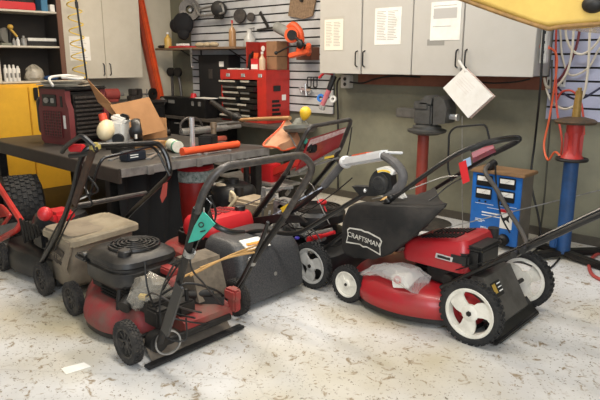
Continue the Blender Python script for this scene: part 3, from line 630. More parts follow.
# crumpled dusty bag on that deck
pb = thing('plastic_bag', 'crumpled dusty clear bag beside the front mower engine', 'plastic bag', (-2.44, 1.50, .2))
b = MB(); rings = []; rn = random.Random(11)
for i in range(8):
    f = i/7; rr_ = .015 + .085*math.sin(f*PI)**.7
    c0 = Vector((-2.46 + .10*f, 1.40 + .20*f, .235 + .05*math.sin(f*PI)))
    rings.append([c0 + Vector((math.cos(a)*rr_*.75, -math.sin(.0)*0 + rn.uniform(-.012, .012), math.sin(a)*rr_)) + Vector((rn.uniform(-.012, .012), 0, rn.uniform(-.012, .012))) for a in [2*PI*k/12 for k in range(12)]])
b.rings(rings); b.build('film', mat('dusty clear bag', '#a8a092', .25, alpha=.5, spec=.9, bump=.9, bscale=40), pb, 20)
MB().box((-2.41, 1.46, .26), (.05, .03, .05), rotz(.4) @ rotx(.3), .006).build('yellow_scrap', M['yellow'], pb)
# tan stalks stuck across handle and catcher
for i, (p, q_) in enumerate((((-2.164, 1.522, 0.420), (-2.137, 1.974, 0.460)), ((-2.128, 1.536, 0.430), (-2.157, 2.029, 0.470)), ((-2.159, 1.618, 0.440), (-2.097, 1.923, 0.460)))):
    b = MB(); P, Q = Vector(p), Vector(q_); m_ = (P+Q)/2 + Vector((0, 0, .012)); b.tube(spline([P, m_, Q], 6), .0055, 6)
    tag(b.build('dry_stalk', mat('tan stalk', '#b08a54', .8, dirt='#7c5c34', amt=.5), None), 'tan dry stalk lying between front mower handle and black catcher', 'stalk', 'tan stalks')

# ================================================================== mower behind it with the dusty beige bag
CY = 1.72
t = thing('lawn_mower', 'left mower with dusty beige grass bag hung between black handles', 'lawn mower', (-3.75, CY, 0))
B_near = [(-4.26, CY), (-4.24, 1.55), (-4.12, 1.45), (-3.9, 1.42), (-3.7, 1.45), (-3.5, 1.48), (-3.42, 1.5), (-3.40, CY)]
shell(outline(B_near, CY), [(.04, 1), (.07, 1.03), (.14, 1.02), (.18, .95), (.20, .8)]).build('deck', M['black_plastic'], t)
for x, y, r, s in ((-3.46, 1.415, .103, -1), (-3.46, 2.03, .103, 1), (-4.10, 1.415, .095, -1), (-4.10, 2.03, .095, 1)):
    wheel(t, (x, y, r + .001), r, .05, s, hub, 'spokes', M['dusty_rubber'])
b = MB(); b.lathe([(.17, .2), (.18, .22), (.18, .36), (.16, .40), (.06, .415)], (-3.82, CY, 0), (0, 0, 1), 28); b.span(-4.05, -3.85, 1.55, 1.75, .2, .33, .03); b.span(-3.78, -3.62, 1.50, 1.62, .22, .34, .02)
b.build('engine', M['black_plastic'], t)
b = MB()
for k in range(6): b.bar((-3.9 + k*.05, 1.5, .22 + .02*k), (-3.86 + k*.05, 1.47, .40), .014, .014)
b.build('linkage', M['dark'], t)
b = MB(); b.ball((-3.545, 1.500, 0.481), .045, .045, .045); b.build('red_knob', M['red_bright'], t)
b = MB(); b.span(-3.72, -3.55, 1.56, 1.70, .40, .47, .02); b.build('red_cover', M['red_bright'], t)
bc = mat('dusty beige bag cloth', '#8d806d', .9, dirt='#5b4f41', amt=.7, scale=5, bump=.3, bscale=12)
bt = mat('dusty beige bag frame', '#9a8d76', .9, dirt='#665a49', amt=.8, scale=5, bump=.15, bscale=25)
rn = random.Random(5); R = []
for z, ins, xo in ((.075, .05, .08), (.10, .02, .08), (.22, .02, .07), (.30, .008, 0), (.40, .0, 0), (.425, 0, 0)):
    R.append([Vector((x + rn.uniform(-.007, .007), y + rn.uniform(-.007, .007), z)) for x, y in rrect(-3.48+ins, -3.14-ins*.8-xo, 1.455+ins*.6, 1.87-ins, .05, 4)])
b = MB(); b.rings(R); bg = b.build('grass_bag', bc, t, 60)
R = [[Vector((x, y, z - .025 + .05*(y-1.45) + rn.uniform(-.004, .004))) for x, y in rrect(-3.50+i, -3.10-i, 1.445+i, 1.885-i, .03)] for z, i in ((.385, .012), (.395, 0), (.425, 0), (.437, .010), (.440, .05), (.437, .10))]
b = MB(); b.rings(R); fr = b.build('bag_top', bt, bg)
b = MB(); b.tube(fillet([(-3.085, 1.56, .30), (-3.09, 1.53, .34), (-3.085, 1.80, .36), (-3.09, 1.82, .33)], .02), .006, 6); b.build('bag_grip', M['black_plastic'], bg)
b = MB(); R = []
for k in range(7):
    f = k/6; R.append([Vector((-3.17 + .05*f - .07*i/4, 1.435 + .012*math.sin(i*1.7) , .40 - i*.055)) for i in range(5)] + [Vector((-3.17 + .05*f - .07*i/4, 1.447 + .012*math.sin(i*1.7), .40 - i*.055)) for i in range(4, -1, -1)])
b.rings(R); b.build('loose_flap', bc, bg, 60)
bo = Vector((-3.33, 1.4525, .265)); bu, bv = Vector((.98, 0, -.10)), Vector((.10, 0, .98))
b = MB(); b.prism([(x*.28, y*.21) for x, y in BANNER], bo, bu, bv, (0, -.002, 0)); b.build('logo_badge', mat('faded dark print', '#3a322a', .9, dirt='#6b5f50', amt=.7, scale=20), bg, 0)
text('logo_lettering', 'CRAFTSMAN', .049, mat('faded letters', '#7d7160', .9), bg, bo + Vector((0, -.0035, .006)), bu, bv)
# handle
l = [(-3.54, 1.42, .14), (-3.202, 1.430, 0.461), (-3.021, 1.440, 0.703), (-2.929, 1.450, 0.893)]
c0, c1 = (-2.869, 1.470, 0.970), (-2.916, 1.930, 0.935)
r = [(-2.887, 1.960, 0.859), (-2.856, 1.960, 0.756), (-3.324, 1.960, 0.445), (-3.54, 1.97, .28)]
tubes(t, 'handle', M['black_tube'], (fillet(l + [c0, c1] + r, .05), .0155, 0))
b = MB(); b.tube([Vector((-3.009, 1.450, 0.631)), Vector((-3.117, 1.950, 0.605))], .014); b.build('crossbar', M['gray_tube'], t)
b = MB(); b.bar((-2.980, 1.420, 0.646), (-2.781, 1.450, 0.960), .010, .05, (1, 0, 0)); b.build('handle_bracket', mat('rusty bracket', '#3d3029', .6, .3, dirt='#6b4a36', amt=.6, scale=20), t)
tubes(t, 'blade_bail', M['black_tube'], ([(-2.952, 1.500, 0.687), (-2.838, 1.500, 0.865), (-2.817, 1.520, 0.907), (-2.913, 1.880, 0.923), (-2.916, 1.920, 0.884), (-2.838, 1.940, 0.750)], .008, .03))
b = MB(); b.tube(fillet([(-3.063, 1.420, 0.924), (-3.010, 1.420, 0.962), (-2.824, 1.420, 1.035), (-2.749, 1.460, 0.963), (-2.857, 1.460, 0.931), (-2.996, 1.430, 0.909)], .03), .013, 8, ); b.build('drive_lever', M['black_plastic'], t)
b = MB(); b.box((-2.777, 1.460, 0.975), (.05, .05, .045), None, .012); b.build('brass_clamp', mat('brass yellow clamp', '#b0a05c', .5, .4), t)
MB().bar((-3.030, 1.450, 0.946), (-2.914, 1.470, 0.955), .03, .04, bev=.006).build('red_switch', M['red_bright'], t)
for pp in ([(-2.932, 1.460, 0.864), (-3.094, 1.440, 0.624), (-3.324, 1.420, 0.378), (-3.498, 1.420, 0.201)], [(-2.879, 1.480, 0.895), (-2.911, 1.460, 0.733), (-2.938, 1.500, 0.639), (-3.051, 1.450, 0.590), (-3.293, 1.430, 0.321)], [(-2.916, 1.460, 0.829), (-2.858, 1.500, 0.734), (-2.962, 1.460, 0.692)]):
    cable(t, pp, .005)
cable(t, [(-2.971, 1.460, 0.768), (-2.972, 1.500, 0.695), (-2.991, 1.450, 0.667)], .004, M['white_plastic'])
# red tag ribbon on right handle of that mower
q = [Vector(p) for p in ((-2.883, 1.920, 0.699), (-2.841, 1.920, 0.717), (-2.859, 1.920, 0.631), (-2.904, 1.920, 0.582), (-2.921, 1.920, 0.615))]
b = MB(); b.rings([q, [p + Vector((0, .004, 0)) for p in q]]); b.build('red_ribbon', mat('faded red ribbon', '#b24a40', .7), t, 0)

# ================================================================== red ride-on machine at the left edge
t = thing('ride_on_mower', 'red tubular ride-on mower cut off by the left edge', 'ride-on mower', (-4.75, 1.7, 0))
tl = MB(); c = Vector((-4.74, 1.84, .255)); ax = Vector((.28, .96, 0)).normalized(); rr, ww = .255, .29
tl.lathe([(.12, -ww*.42), (.19, -ww*.5), (rr*.95, -ww*.42), (rr, -ww*.25), (rr, ww*.25), (rr*.95, ww*.42), (.19, ww*.5), (.12, ww*.42)], c, ax, 44, closed=True)
u, v, w_ = frame(ax)
for k in range(30):
    for j in range(-3, 4):
        a = 2*PI*(k + (.5 if j % 2 else 0))/30; d = u*math.cos(a) + v*math.sin(a); tg_ = ax.cross(d)
        Rm = Matrix((d, tg_, ax)).transposed()
        tl.box(c + d*(rr - (.004 if abs(j) == 3 else 0)) + ax*j*ww*.125, (.016, .034, ww*.10), Rm)
ty = tl.build('rear_tyre', M['rubber'], t)
b = MB(); b.lathe([(.0, -.05), (.08, -.05), (.125, -.10), (.125, .10), (.0, .10)], c, ax, 28); b.build('rim', M['white_plastic'], ty)
tubes(t, 'frame', M['red_paint'], ([(-5.658, 1.550, 0.572), (-4.433, 1.550, 0.550), (-3.967, 1.520, 0.346), (-4.015, 1.500, 0.285), (-4.546, 1.480, 0.060), (-6.061, 1.460, -0.421)], .021, .03), ([(-5.083, 1.560, 0.270), (-4.402, 1.560, 0.376), (-4.246, 1.550, 0.331), (-4.569, 1.520, 0.093)], .014, .03), ([(-4.438, 1.550, 0.535), (-4.446, 1.520, 0.119)], .014, 0))
b = MB(); q = [Vector(p) for p in ((-4.971, 1.500, 0.079), (-4.079, 1.530, 0.323), (-4.103, 1.500, 0.268), (-4.710, 1.480, 0.048))]; b.rings([q, [p + Vector((0, 0, -.015)) for p in q]]); b.build('foot_plate', mat('grey grip plate', '#6b6863', .8, dirt='#46433f', amt=.5, scale=30), t, 0)
b = MB(); q = [Vector(p) for p in ((-5.119, 1.580, 0.335), (-4.463, 1.580, 0.347), (-4.366, 1.580, 0.304), (-4.965, 1.580, 0.146))]; b.rings([q, [p + Vector((0, .03, 0)) for p in q]]); b.build('side_panel', M['red_paint'], t, 0)
b = MB(); b.span(-5.6, -4.85, 1.45, 1.95, .16, .42, .04); b.cyl((-4.82, 1.3, .22), (-4.80, 1.85, .235), .03); b.build('chassis', M['dark'], t)
b = MB(); b.lathe([(.05, -.04), (.09, -.05), (.12, -.035), (.12, .035), (.09, .05), (.05, .04)], (-5.35, 1.42, .12), (0, 1, 0), 28); b.build('front_wheel', M['rubber'], t)

# ================================================================== workbench in the middle of the shop
tm = mat('scarred steel bench top', '#4a4642', .5, .3, dirt='#231f1c', amt=.7, scale=6)
t = thing('workbench', 'heavy grey steel workbench loaded with tools and engines', 'workbench', (-4.6, 2.7, 0))
b = MB(); b.span(-5.75, -3.5, 2.0, 3.36, .685, .70, .003); b.build('bench_top', tm, t)
em = mat('greasy edge beam', '#8b8883', .45, .3, dirt='#45403a', amt=.7, scale=9)
b = MB(); b.span(-3.515, -3.49, 1.99, 3.37, .640, .699, .004)
for y in (2.2, 2.62, 2.95): b.span(-3.49, -3.475, y, y + .05, .635, .695, .003)
b.build('front_beam', em, t)
b = MB(); b.span(-5.75, -3.49, 1.985, 2.01, .600, .699, .004); b.build('side_beam', mat('brown edge beam', '#3a322c', .6, .2, dirt='#211c19', amt=.6), t)
b = MB(); b.span(-5.75, -3.49, 3.35, 3.375, .630, .699, .004); b.build('side_beam', em, t)
for x, y in ((-5.68, 2.06), (-3.74, 2.07), (-5.68, 3.3), (-3.58, 3.3)):
    b = MB(); b.span(x-.035, x+.035, y-.035, y+.035, 0, .685, .004); b.build('leg', M['dark'], t)
b = MB(); b.span(-5.68, -4.3, 2.1, 3.3, .16, .18); b.build('lower_shelf', M['dark'], t)
# added black sheet standing in for the shade and dark clutter under the bench
b = MB(); rn = random.Random(8); R = []
for i in range(15):
    y = 2.03 + i*.036; R.append([Vector((-3.60 + .03*math.sin(i*1.3 + k*.35) + rn.uniform(-.005, .005), y, .66 - k*.65/7)) for k in range(8)] + [Vector((-3.61 + .03*math.sin(i*1.3 + k*.35), y, .66 - k*.65/7)) for k in range(7, -1, -1)])
b.rings(R); tag(b.build('shade_sheet', mat('black tarp', '#070707', .9), None, 60), 'added black sheet for the dark shade under front edge of steel workbench', 'shade_sheet')
# red canister under the bench
t = thing('canister', 'red canister with patterned cloth band under the workbench edge', 'canister', (-4.02, 3.0, 0))
b = MB(); b.lathe([(0, 0), (.14, 0), (.145, .01), (.155, .44), (.15, .46), (0, .46)], (-4.02, 3.0, 0), (0, 0, 1), 32); b.build('body', M['red_paint'], t)
cm_ = mat('green and white cloth', '#c9cfc6', .9, dirt='#2e5a48', amt=1, scale=34)
b = MB(); b.lathe([(.158, .41), (.17, .42), (.172, .46), (.175, .49), (.165, .505), (.15, .51), (.15, .45)], (-4.02, 3.0, 0), (0, 0, 1), 32, closed=True); b.build('cloth_band', cm_, t, jitter=.003)
b = MB(); b.lathe([(0, .47), (.16, .505), (.165, .525), (.15, .545), (0, .548)], (-4.02, 3.0, 0), (0, 0, 1), 32); b.build('lid', M['red_bright'], t)
# jug and bag behind the lettered cloth bag
tp = Vector((-2.532, 3.750, 0.423)); t = thing('jug', 'tan plastic jug on floor behind the white control panel', 'jug', (tp.x, tp.y, 0))
b = MB(); b.lathe([(0, 0), (.10, 0), (.105, .01), (.105, tp.z*.6), (.08, tp.z*.8), (.03, tp.z*.92), (.03, tp.z*.96), (0, tp.z*.96)], (tp.x, tp.y, 0), (0, 0, 1), 22); b.build('body', mat('tan jug', '#c9a56c', .4, dirt='#a07c48', amt=.5), t)
b = MB(); b.lathe([(0, tp.z*.95), (.036, tp.z*.95), (.036, tp.z), (0, tp.z)], (tp.x, tp.y, 0), (0, 0, 1), 16); b.build('cap', M['orange'], t)
rn = random.Random(17); t = thing('plastic_bag', 'clear plastic bag with red print lying on top of black cloth bag', 'plastic bag', (-1.98, 2.86, .6)); R = []
for i in range(7):
    f = i/6; w_ = .02 + .06*math.sin(f*PI)
    R.append([Vector((-2.08 + .24*f + rn.uniform(-.008, .008), 2.86 + math.cos(a)*w_*1.3 + rn.uniform(-.01, .01), .612 + .012*f + .028*math.sin(f*PI) + math.sin(a)*.026*math.sin(f*PI + .1) + rn.uniform(-.006, .006))) for a in [2*PI*k/10 for k in range(10)]])
b = MB(); b.rings(R); b.build('film', M['bag_clear'], t, 25); MB().box((-1.93, 2.82, .645), (.07, .035, .02), rotz(.3)).build('red_print', M['red_bright'], t)


# ------------------------------------------------------------------ things on the bench
# maroon generator (built square on, then turned)
GX, GY = -5.02, 2.47
t = thing('generator', 'maroon portable generator with mesh front on left end of workbench', 'generator', (GX, GY, .70))
mg = mat('maroon shell', '#66282a', .5, dirt='#42211f', amt=.5, scale=8)
b = MB(); b.prism([(-.145, .03), (-.12, .0), (.12, 0), (.145, .03), (.145, .30), (.125, .36), (.125, .47), (-.125, .47), (-.125, .36), (-.145, .30)], (GX, GY-.24, .70), (1, 0, 0), (0, 0, 1), (0, .06, 0)); fp = b.build('front_panel', mg, t, 20)
b = MB(); b.span(GX-.10, GX+.075, GY-.246, GY-.24, .76, .98, .004); b.build('mesh_grille', mat('dark mesh', '#2a1e1e', .7, dirt='#8a6a5a', amt=.6, scale=90), fp)
b = MB()
for k in range(9): b.bar((GX-.10, GY-.249, .765 + k*.025), (GX+.075, GY-.249, .765 + k*.025), .004, .006)
for k in range(8): b.bar((GX-.098 + k*.0245, GY-.249, .76), (GX-.098 + k*.0245, GY-.249, .98), .006, .004, (1, 0, 0))
b.build('grille_wires', mg, fp)
b = MB(); b.span(GX-.10, GX+.04, GY-.246, GY-.238, 1.02, 1.12, .01); b.build('switch_recess', M['black_plastic'], fp)
b = MB(); b.cyl((GX-.05, GY-.25, 1.07), (GX-.05, GY-.262, 1.07), .022); b.span(GX-.01, GX+.02, GY-.256, GY-.24, 1.05, 1.09, .003); b.build('switch', M['alu'], fp)
b = MB(); b.span(GX+.075, GX+.095, GY-.244, GY-.239, 1.02, 1.11); b.build('sticker', M['black_plastic'], fp, 0)
b = MB(); b.span(GX+.09, GX+.11, GY-.244, GY-.239, .84, .95); b.build('sticker', M['white_plastic'], fp, 0)
b = MB(); b.span(GX-.13, GX+.13, GY-.18, GY+.20, .72, 1.14, .02); b.build('engine_case', M['dark'], t)
b = MB()
for k in range(10): b.span(GX+.128, GX+.142, GY-.15, GY+.18, .76 + k*.036, .778 + k*.036, .003)
b.build('side_louvres', M['gray_tube'], t)
b = MB(); b.prism([(-.145, .03), (-.12, .0), (.12, 0), (.145, .03), (.145, .30), (.125, .36), (.125, .47), (-.125, .47), (-.125, .36), (-.145, .30)], (GX, GY+.18, .70), (1, 0, 0), (0, 0, 1), (0, .06, 0)); b.build('rear_panel', mg, t, 20)
b = MB(); b.span(GX-.14, GX+.14, GY-.25, GY+.25, 1.155, 1.185, .012); b.build('top_cover', M['black_plastic'], t)
b = MB(); b.tube(fillet([(GX-.15, GY-.20, .78), (GX-.175, GY-.20, .80), (GX-.175, GY-.20, 1.05), (GX-.15, GY-.20, 1.08)], .02), .02); b.build('side_handle', M['black_plastic'], t)
t.rotation_euler.z = math.radians(10); t.scale = (1.42, .85, 1)
# pile of papers and cables on top of it
b = MB(); rn = random.Random(6)
for k in range(4): b.box((-5.0 + rn.uniform(-.03, .03), 2.40 + rn.uniform(-.03, .03), 1.192 + k*.012), (.34, .22, .010), rotz(.75 + rn.uniform(-.3, .3)), .003)
tag(b.build('folded_cloth', mat('grubby cloth', '#a89e8c', .9, dirt='#5c564b', amt=.7, scale=8), None), 'grubby folded cloths lying on top of the generator', 'cloth')
b = MB(); b.tube(spline([(-4.84, 2.22, 1.20), (-4.95, 2.25, 1.26), (-4.99, 2.42, 1.275), (-4.88, 2.50, 1.255), (-4.80, 2.42, 1.25), (-4.92, 2.34, 1.262)], 7), .011, 8); tag(b.build('hose', M['white_plastic'], None), 'short pale hose curled on top of the generator', 'hose')
# open cardboard box
bx0 = Vector((-4.86, 3.04, .70)); t = thing('cardboard_box', 'open cardboard box with raised flaps on the workbench', 'box', bx0)
b = MB(); w_ = .30; h_ = .18
for (cx, cy, sx, sy) in ((0, -w_/2, w_*1.2, .006), (0, w_/2, w_*1.2, .006), (-w_*.6, 0, .006, w_), (w_*.6, 0, .006, w_)): b.box(bx0 + Vector((cx, cy, h_/2)), (sx, sy, h_))
b.box(bx0 + Vector((0, 0, .004)), (w_*1.2, w_, .006)); b.build('carton', M['cardboard'], t, 0)
for q in (((-4.620, 2.595, 1.033), (-4.620, 2.980, 1.084), (-4.520, 3.073, 0.790), (-4.500, 2.721, 0.752)), ((-4.700, 2.448, 1.251), (-4.650, 2.621, 1.039), (-4.550, 2.753, 0.779), (-4.750, 2.557, 1.054))):
    q = [Vector(p) for p in q]; n_ = (q[1]-q[0]).cross(q[3]-q[0]).normalized()*.006
    b = MB(); b.rings([q, [p + n_ for p in q]]); b.build('flap', M['cardboard'], t, 0)
# small two-stroke engine with cream tank
e0 = Vector((-4.45, 2.44, .70)); t = thing('trimmer_engine', 'small white trimmer engine with cream tank and red cap on the workbench', 'engine', e0)
b = MB(); b.box(e0 + Vector((.02, .10, .12)), (.16, .15, .20), rotz(.6), .02); b.box(e0 + Vector((.03, .13, .23)), (.13, .12, .05), rotz(.6) @ roty(.3), .015); b.build('engine_cover', M['white_plastic'], t)
b = MB(); b.box(e0 + Vector((.055, .15, .24)), (.07, .05, .06), rotz(.6) @ roty(.3), .01); b.build('exhaust_guard', M['black_plastic'], t); b = MB(); b.cyl(e0 + Vector((.10, .06, .08)), e0 + Vector((.13, .03, .08)), .045); b.build('starter_drum', M['black_plastic'], t)
b = MB(); b.ball(e0 + Vector((.03, -.01, .15)), .07, .10, .075, rotz(.7) @ rotx(.6)); b.build('fuel_tank', M['cream_plastic'], t)
b = MB(); b.cyl(e0 + Vector((-.01, .0, .22)), e0 + Vector((-.03, -.0, .275)), .032); b.build('tank_cap', mat('orange red cap', '#d8492c', .5), t)
b = MB(); b.cyl(e0 + Vector((.10, .16, .04)), e0 + Vector((.16, .20, .04)), .03); b.span(e0.x-.05, e0.x+.12, e0.y-.02, e0.y+.16, .70, .74, .008); b.build('crankcase', M['alu'], t)
# black ear muffs / coil
c = Vector((-4.312, 2.648, 0.700)); t = thing('welding_helmet', 'round black headgear standing beside the cardboard box on workbench', 'headgear', c)
b = MB(); b.lathe([(.05, -.03), (.09, -.035), (.10, 0), (.09, .035), (.05, .03)], c + Vector((0, 0, .14)), (.55, .8, .1), 26, closed=True); b.ball(c + Vector((0, 0, .03)), .11, .08, .03); b.build('band', M['black_plastic'], t)
b = MB(); b.ball(c + Vector((.03, -.03, .13)), .055, .055, .06); b.build('padding', mat('brown padding', '#1f1715', .9), t)
MB().box(c + Vector((.085, -.065, .10)), (.015, .015, .035)).build('white_label', M['white_plastic'], t)
# small black box near the front edge
c = Vector((-3.760, 2.262, 0.700)); t = thing('battery_box', 'small black box with white print at front edge of workbench', 'box', c)
MB().box(c + Vector((0, 0, .035)), (.10, .17, .07), rotz(.1), .008).build('casing', mat('navy black box', '#1b212b', .5), t)
for k in range(2): MB().box(c + Vector((.052, -.02 + 0, .045 - k*.016)), (.003, .07, .006), rotz(.1)).build('print_line', M['white_ink'], t)
# flat tools along the front
for k, (p, q, w_, m_, lab) in enumerate((((-3.681, 2.336, 0.700), (-3.999, 2.709, 0.700), .03, 'steel', 'flat steel file at front edge of the workbench'), ((-4.340, 2.391, 0.700), (-4.438, 2.612, 0.700), .05, 'dark', 'dark iron plate near the mower lever on workbench'))):
    b = MB(); b.bar(Vector(p) + Vector((0, 0, .008)), Vector(q) + Vector((0, 0, .008)), w_, .014, bev=.003); tag(b.build('file' if k == 0 else 'iron_plate', M[m_], None), lab, 'tool')
SP = [(Vector(a) + Vector((0, 0, .006)), Vector(c) + Vector((0, 0, .006))) for a, c in (((-3.871, 2.158, 0.700), (-3.961, 2.326, 0.700)), ((-3.873, 2.408, 0.700), (-3.911, 2.575, 0.700)), ((-3.608, 2.527, 0.700), (-3.603, 2.725, 0.700)), ((-3.587, 2.808, 0.700), (-3.593, 3.014, 0.700)))]
wl_ = ('combination spanner nearest the black box on workbench', 'spanner lying behind the small black box', 'long spanner near front beam of workbench', 'short spanner beside the flat steel file')
for k in range(4):
    P = SP[k][0]; Q = SP[k][1]; d = (Q-P).normalized()
    b = MB(); b.bar(P, Q, .018, .008, bev=.002); b.lathe([(.010, -.005), (.022, -.005), (.022, .005), (.010, .005)], P - d*.015, (0, 0, 1), 14, closed=True); b.lathe([(.010, -.005), (.020, -.005), (.020, .005), (.010, .005)], Q + d*.013, (0, 0, 1), 6, closed=True)
    tag(b.build('spanner', M['steel'], None), wl_[k], 'spanner', 'spanners on the workbench')
for k, (c, sx, sy, sz, m_, lab) in enumerate((((-4.05, 2.35, .70), .16, .10, .06, 'dark', 'greasy dark block lying in the middle of workbench'), ((-3.95, 3.10, .70), .12, .18, .09, 'black_plastic', 'black tool case right of the grease gun on workbench'), ((-4.35, 2.20, .70), .10, .14, .05, 'gray_tube', 'flat grey bracket at left front of workbench'))):
    tag(MB().box(Vector(c) + Vector((0, 0, sz/2 + .001)), (sx, sy, sz), rotz(.4*k+.2), .01).build(('iron_block', 'tool_case', 'bracket')[k], M[m_], None), lab, 'tool')
# wood block, spray can, orange pipe, steel posts
b = MB(); b.bar(Vector((-4.152, 2.559, 0.725)), Vector((-4.217, 2.821, 0.725)), .10, .05, bev=.005); tag(b.build('wood_block', M['wood'], None), 'pale wooden block beside white spray can on workbench', 'wood block')
t = thing('spray_can', 'white and green spray can with yellow cap lying on workbench', 'spray can', (-4.081, 2.785, 0.700))
p, q = Vector((-3.790, 2.678, 0.748)), Vector((-4.244, 2.820, 0.748)); d = (q-p).normalized()
b = MB(); b.lathe([(0, 0), (.044, 0), (.047, .006), (.047, .17), (.038, .185), (0, .19)], p, d, 24); b.build('can', mat('white label can', '#d9d6c8', .5, dirt='#8fae8c', amt=.7, scale=14), t)
b = MB(); b.lathe([(.0478, .005), (.0478, .035)], p, d, 24, closed=False); b.build('green_band', mat('green band', '#3d8a6a', .5), t)
b = MB(); b.lathe([(0, .19), (.025, .19), (.025, .25), (0, .255)], p, d, 20); b.build('cap', M['yellow'], t)
b = MB(); P, Q = Vector((-3.664, 2.624, 0.728)), Vector((-3.687, 3.202, 0.728)); b.cyl(P, Q, .028); b.lathe([(.028, 0), (.033, 0), (.033, .03), (.028, .03)], P, Q-P, 20, closed=True); tag(b.build('orange_pipe', mat('orange pipe', '#e2542c', .4), None), 'short orange pipe lying along the workbench edge', 'pipe')
p = Vector((-3.754, 2.792, 0.700)); t = thing('steel_post', 'tall bright steel tube standing upright at front of workbench', 'post', p)
b = MB(); b.lathe([(.014, 0), (.021, 0), (.021, .27), (.014, .27)], p, (0, 0, 1), 20, closed=True); b.build('tube', M['chrome'], t)
b = MB(); b.lathe([(.021, 0), (.05, 0), (.05, .008), (.021, .008)], p, (0, 0, 1), 20, closed=True); b.build('flange', M['steel'], t)
p = Vector((-4.254, 3.406, 0.700)); b = MB(); b.lathe([(0, 0), (.024, 0), (.024, .10), (.03, .105), (.03, .15), (0, .15)], p, (0, 0, 1), 18)
tag(b.build('threaded_stub', mat('brown stub', '#8a7a66', .5, .5), None), 'short brown capped stub standing behind the orange pipe', 'stub')
# grey hand pump lying behind
P, Q = Vector((-4.678, 3.348, 0.735)), Vector((-4.666, 4.086, 0.735)); t = thing('grease_gun', 'long grey tubular grease gun lying behind the steel post', 'grease gun', P)
b = MB(); b.cyl(P, P + (Q-P)*.75, .033, n=22); b.build('barrel', M['steel'], t)
b = MB(); b.cyl(P + (Q-P)*.75, Q, .022); b.bar(P + (Q-P)*.55 + Vector((0, 0, .045)), Q + Vector((.03, .1, .06)), .02, .015); b.build('lever', M['alu'], t)
b = MB(); b.tube(spline([P, P + Vector((-.02, .02, .08)), P + Vector((.0, .10, .13)), P + Vector((.0, .22, .10)), P + Vector((.0, .26, .02))], 6), .012); b.build('hose', M['gray_tube'], t)
b = MB(); P = Vector((-4.137, 3.211, 0.720)); b.bar(P, Vector((-4.108, 3.426, 0.720)), .05, .04, bev=.008); tag(b.build('red_tool', mat('salmon tool', '#b4503c', .5, dirt='#58453c', amt=.6), None), 'worn salmon coloured tool lying behind the orange pipe', 'tool')
# cluttered dark carburettor parts in front of the box
rn = random.Random(12)
for k, (px, py) in enumerate([]): pass
c = Vector((-4.818, 3.182, 0.700)); t = thing('carburettor', 'oily carburettor lying beside cardboard box flap on workbench', 'carburettor', c)
b = MB(); b.box(c + Vector((0, 0, .04)), (.08, .09, .08), rotz(.4), .012); b.cyl(c + Vector((0, -.02, .05)), c + Vector((.08, .04, .09)), .025); b.cyl(c + Vector((-.02, .0, .07)), c + Vector((.0, .05, .12)), .016); b.build('body', M['alu'], t)
MB().cyl(c + Vector((.0, .05, .03)), c + Vector((.06, .10, .03)), .03).build('bowl', M['dark'], t)

# string trimmer with orange guard hanging over the bench end
t = thing('string_trimmer', 'string trimmer with tan shaft and flared orange guard jutting past workbench', 'string trimmer', (-4.763, 4.170, 0.700))
h0 = Vector((-2.937, 3.150, 0.921)); s0 = Vector((-4.185, 3.450, 0.866))
b = MB(); b.tube([Vector((-3.858, 3.380, 0.902)), Vector((-3.456, 3.260, 0.945)), Vector((-3.058, 3.170, 0.985))], .016, 12); b.build('shaft', M['wood'], t)
b = MB(); b.tube([Vector((-4.383, 3.500, 1.025)), Vector((-4.114, 3.440, 0.952)), Vector((-3.820, 3.380, 0.904))], .025, 12); b.ball((-3.933, 3.400, 0.921), .055, .045, .04); b.build('gearcase', M['dark'], t)
b = MB(); b.lathe([(0, -.03), (.10, -.03), (.12, -.01), (.12, .015), (.06, .03), (.03, .07), (0, .075)], (-2.937, 3.150, 0.921), (-.15, .1, 1), 28); b.build('spool_head', mat('grey green spool', '#6b6c62', .6, dirt='#3c3d38', amt=.6), t)
b = MB(); b.lathe([(0, -.045), (.012, -.042), (.03, -.02), (.042, .012), (.038, .035), (.022, .052), (0, .058)], Vector((-2.861, 3.120, 1.036)) + Vector((0, 0, -.01)), (.25, .1, 1), 22); b.build('yellow_knob', M['yellow'], t, 80)
og = mat('worn orange guard', '#b58a68', .7, dirt='#95532f', amt=.8, scale=8)
rowA = [(-3.118, 3.200, 0.979), (-3.123, 3.140, 0.916), (-3.137, 3.080, 0.867), (-3.161, 3.020, 0.818), (-3.142, 2.980, 0.787)]
rowB = [(-2.968, 3.150, 0.897), (-2.950, 3.100, 0.859), (-2.953, 3.040, 0.835), (-2.985, 3.000, 0.815), (-3.006, 2.970, 0.794)]
rowC = [(-2.984, 3.200, 0.839), (-2.937, 3.150, 0.811), (-2.931, 3.100, 0.788), (-2.953, 3.050, 0.776), (-2.995, 3.020, 0.768)]
b = MB(); rows = [[Vector(p) for p in r_] for r_ in (rowA, [tuple((Vector(a)+Vector(c))/2 + Vector((0, .02, -.015))) for a, c in zip(rowA, rowB)], rowB, rowC)]
b.rings([r_ + [p + Vector((0, .0, -.007)) for p in reversed(r_)] for r_ in rows]); b.build('guard', og, t, 60)
b = MB(); b.tube(spline([Vector(p) for p in rowA] + [Vector(rowB[4]), Vector(rowC[4]), Vector(rowC[3]), Vector(rowC[2])], 5), .008, 6); b.build('guard_rim', M['orange'], t)
b = MB(); b.tube([Vector((-3.062, 3.100, 0.916)), Vector((-3.021, 3.100, 0.897)), Vector((-2.961, 3.080, 0.860)), Vector((-2.874, 3.040, 0.800))], .006); b.build('line_cutter', M['steel'], t)

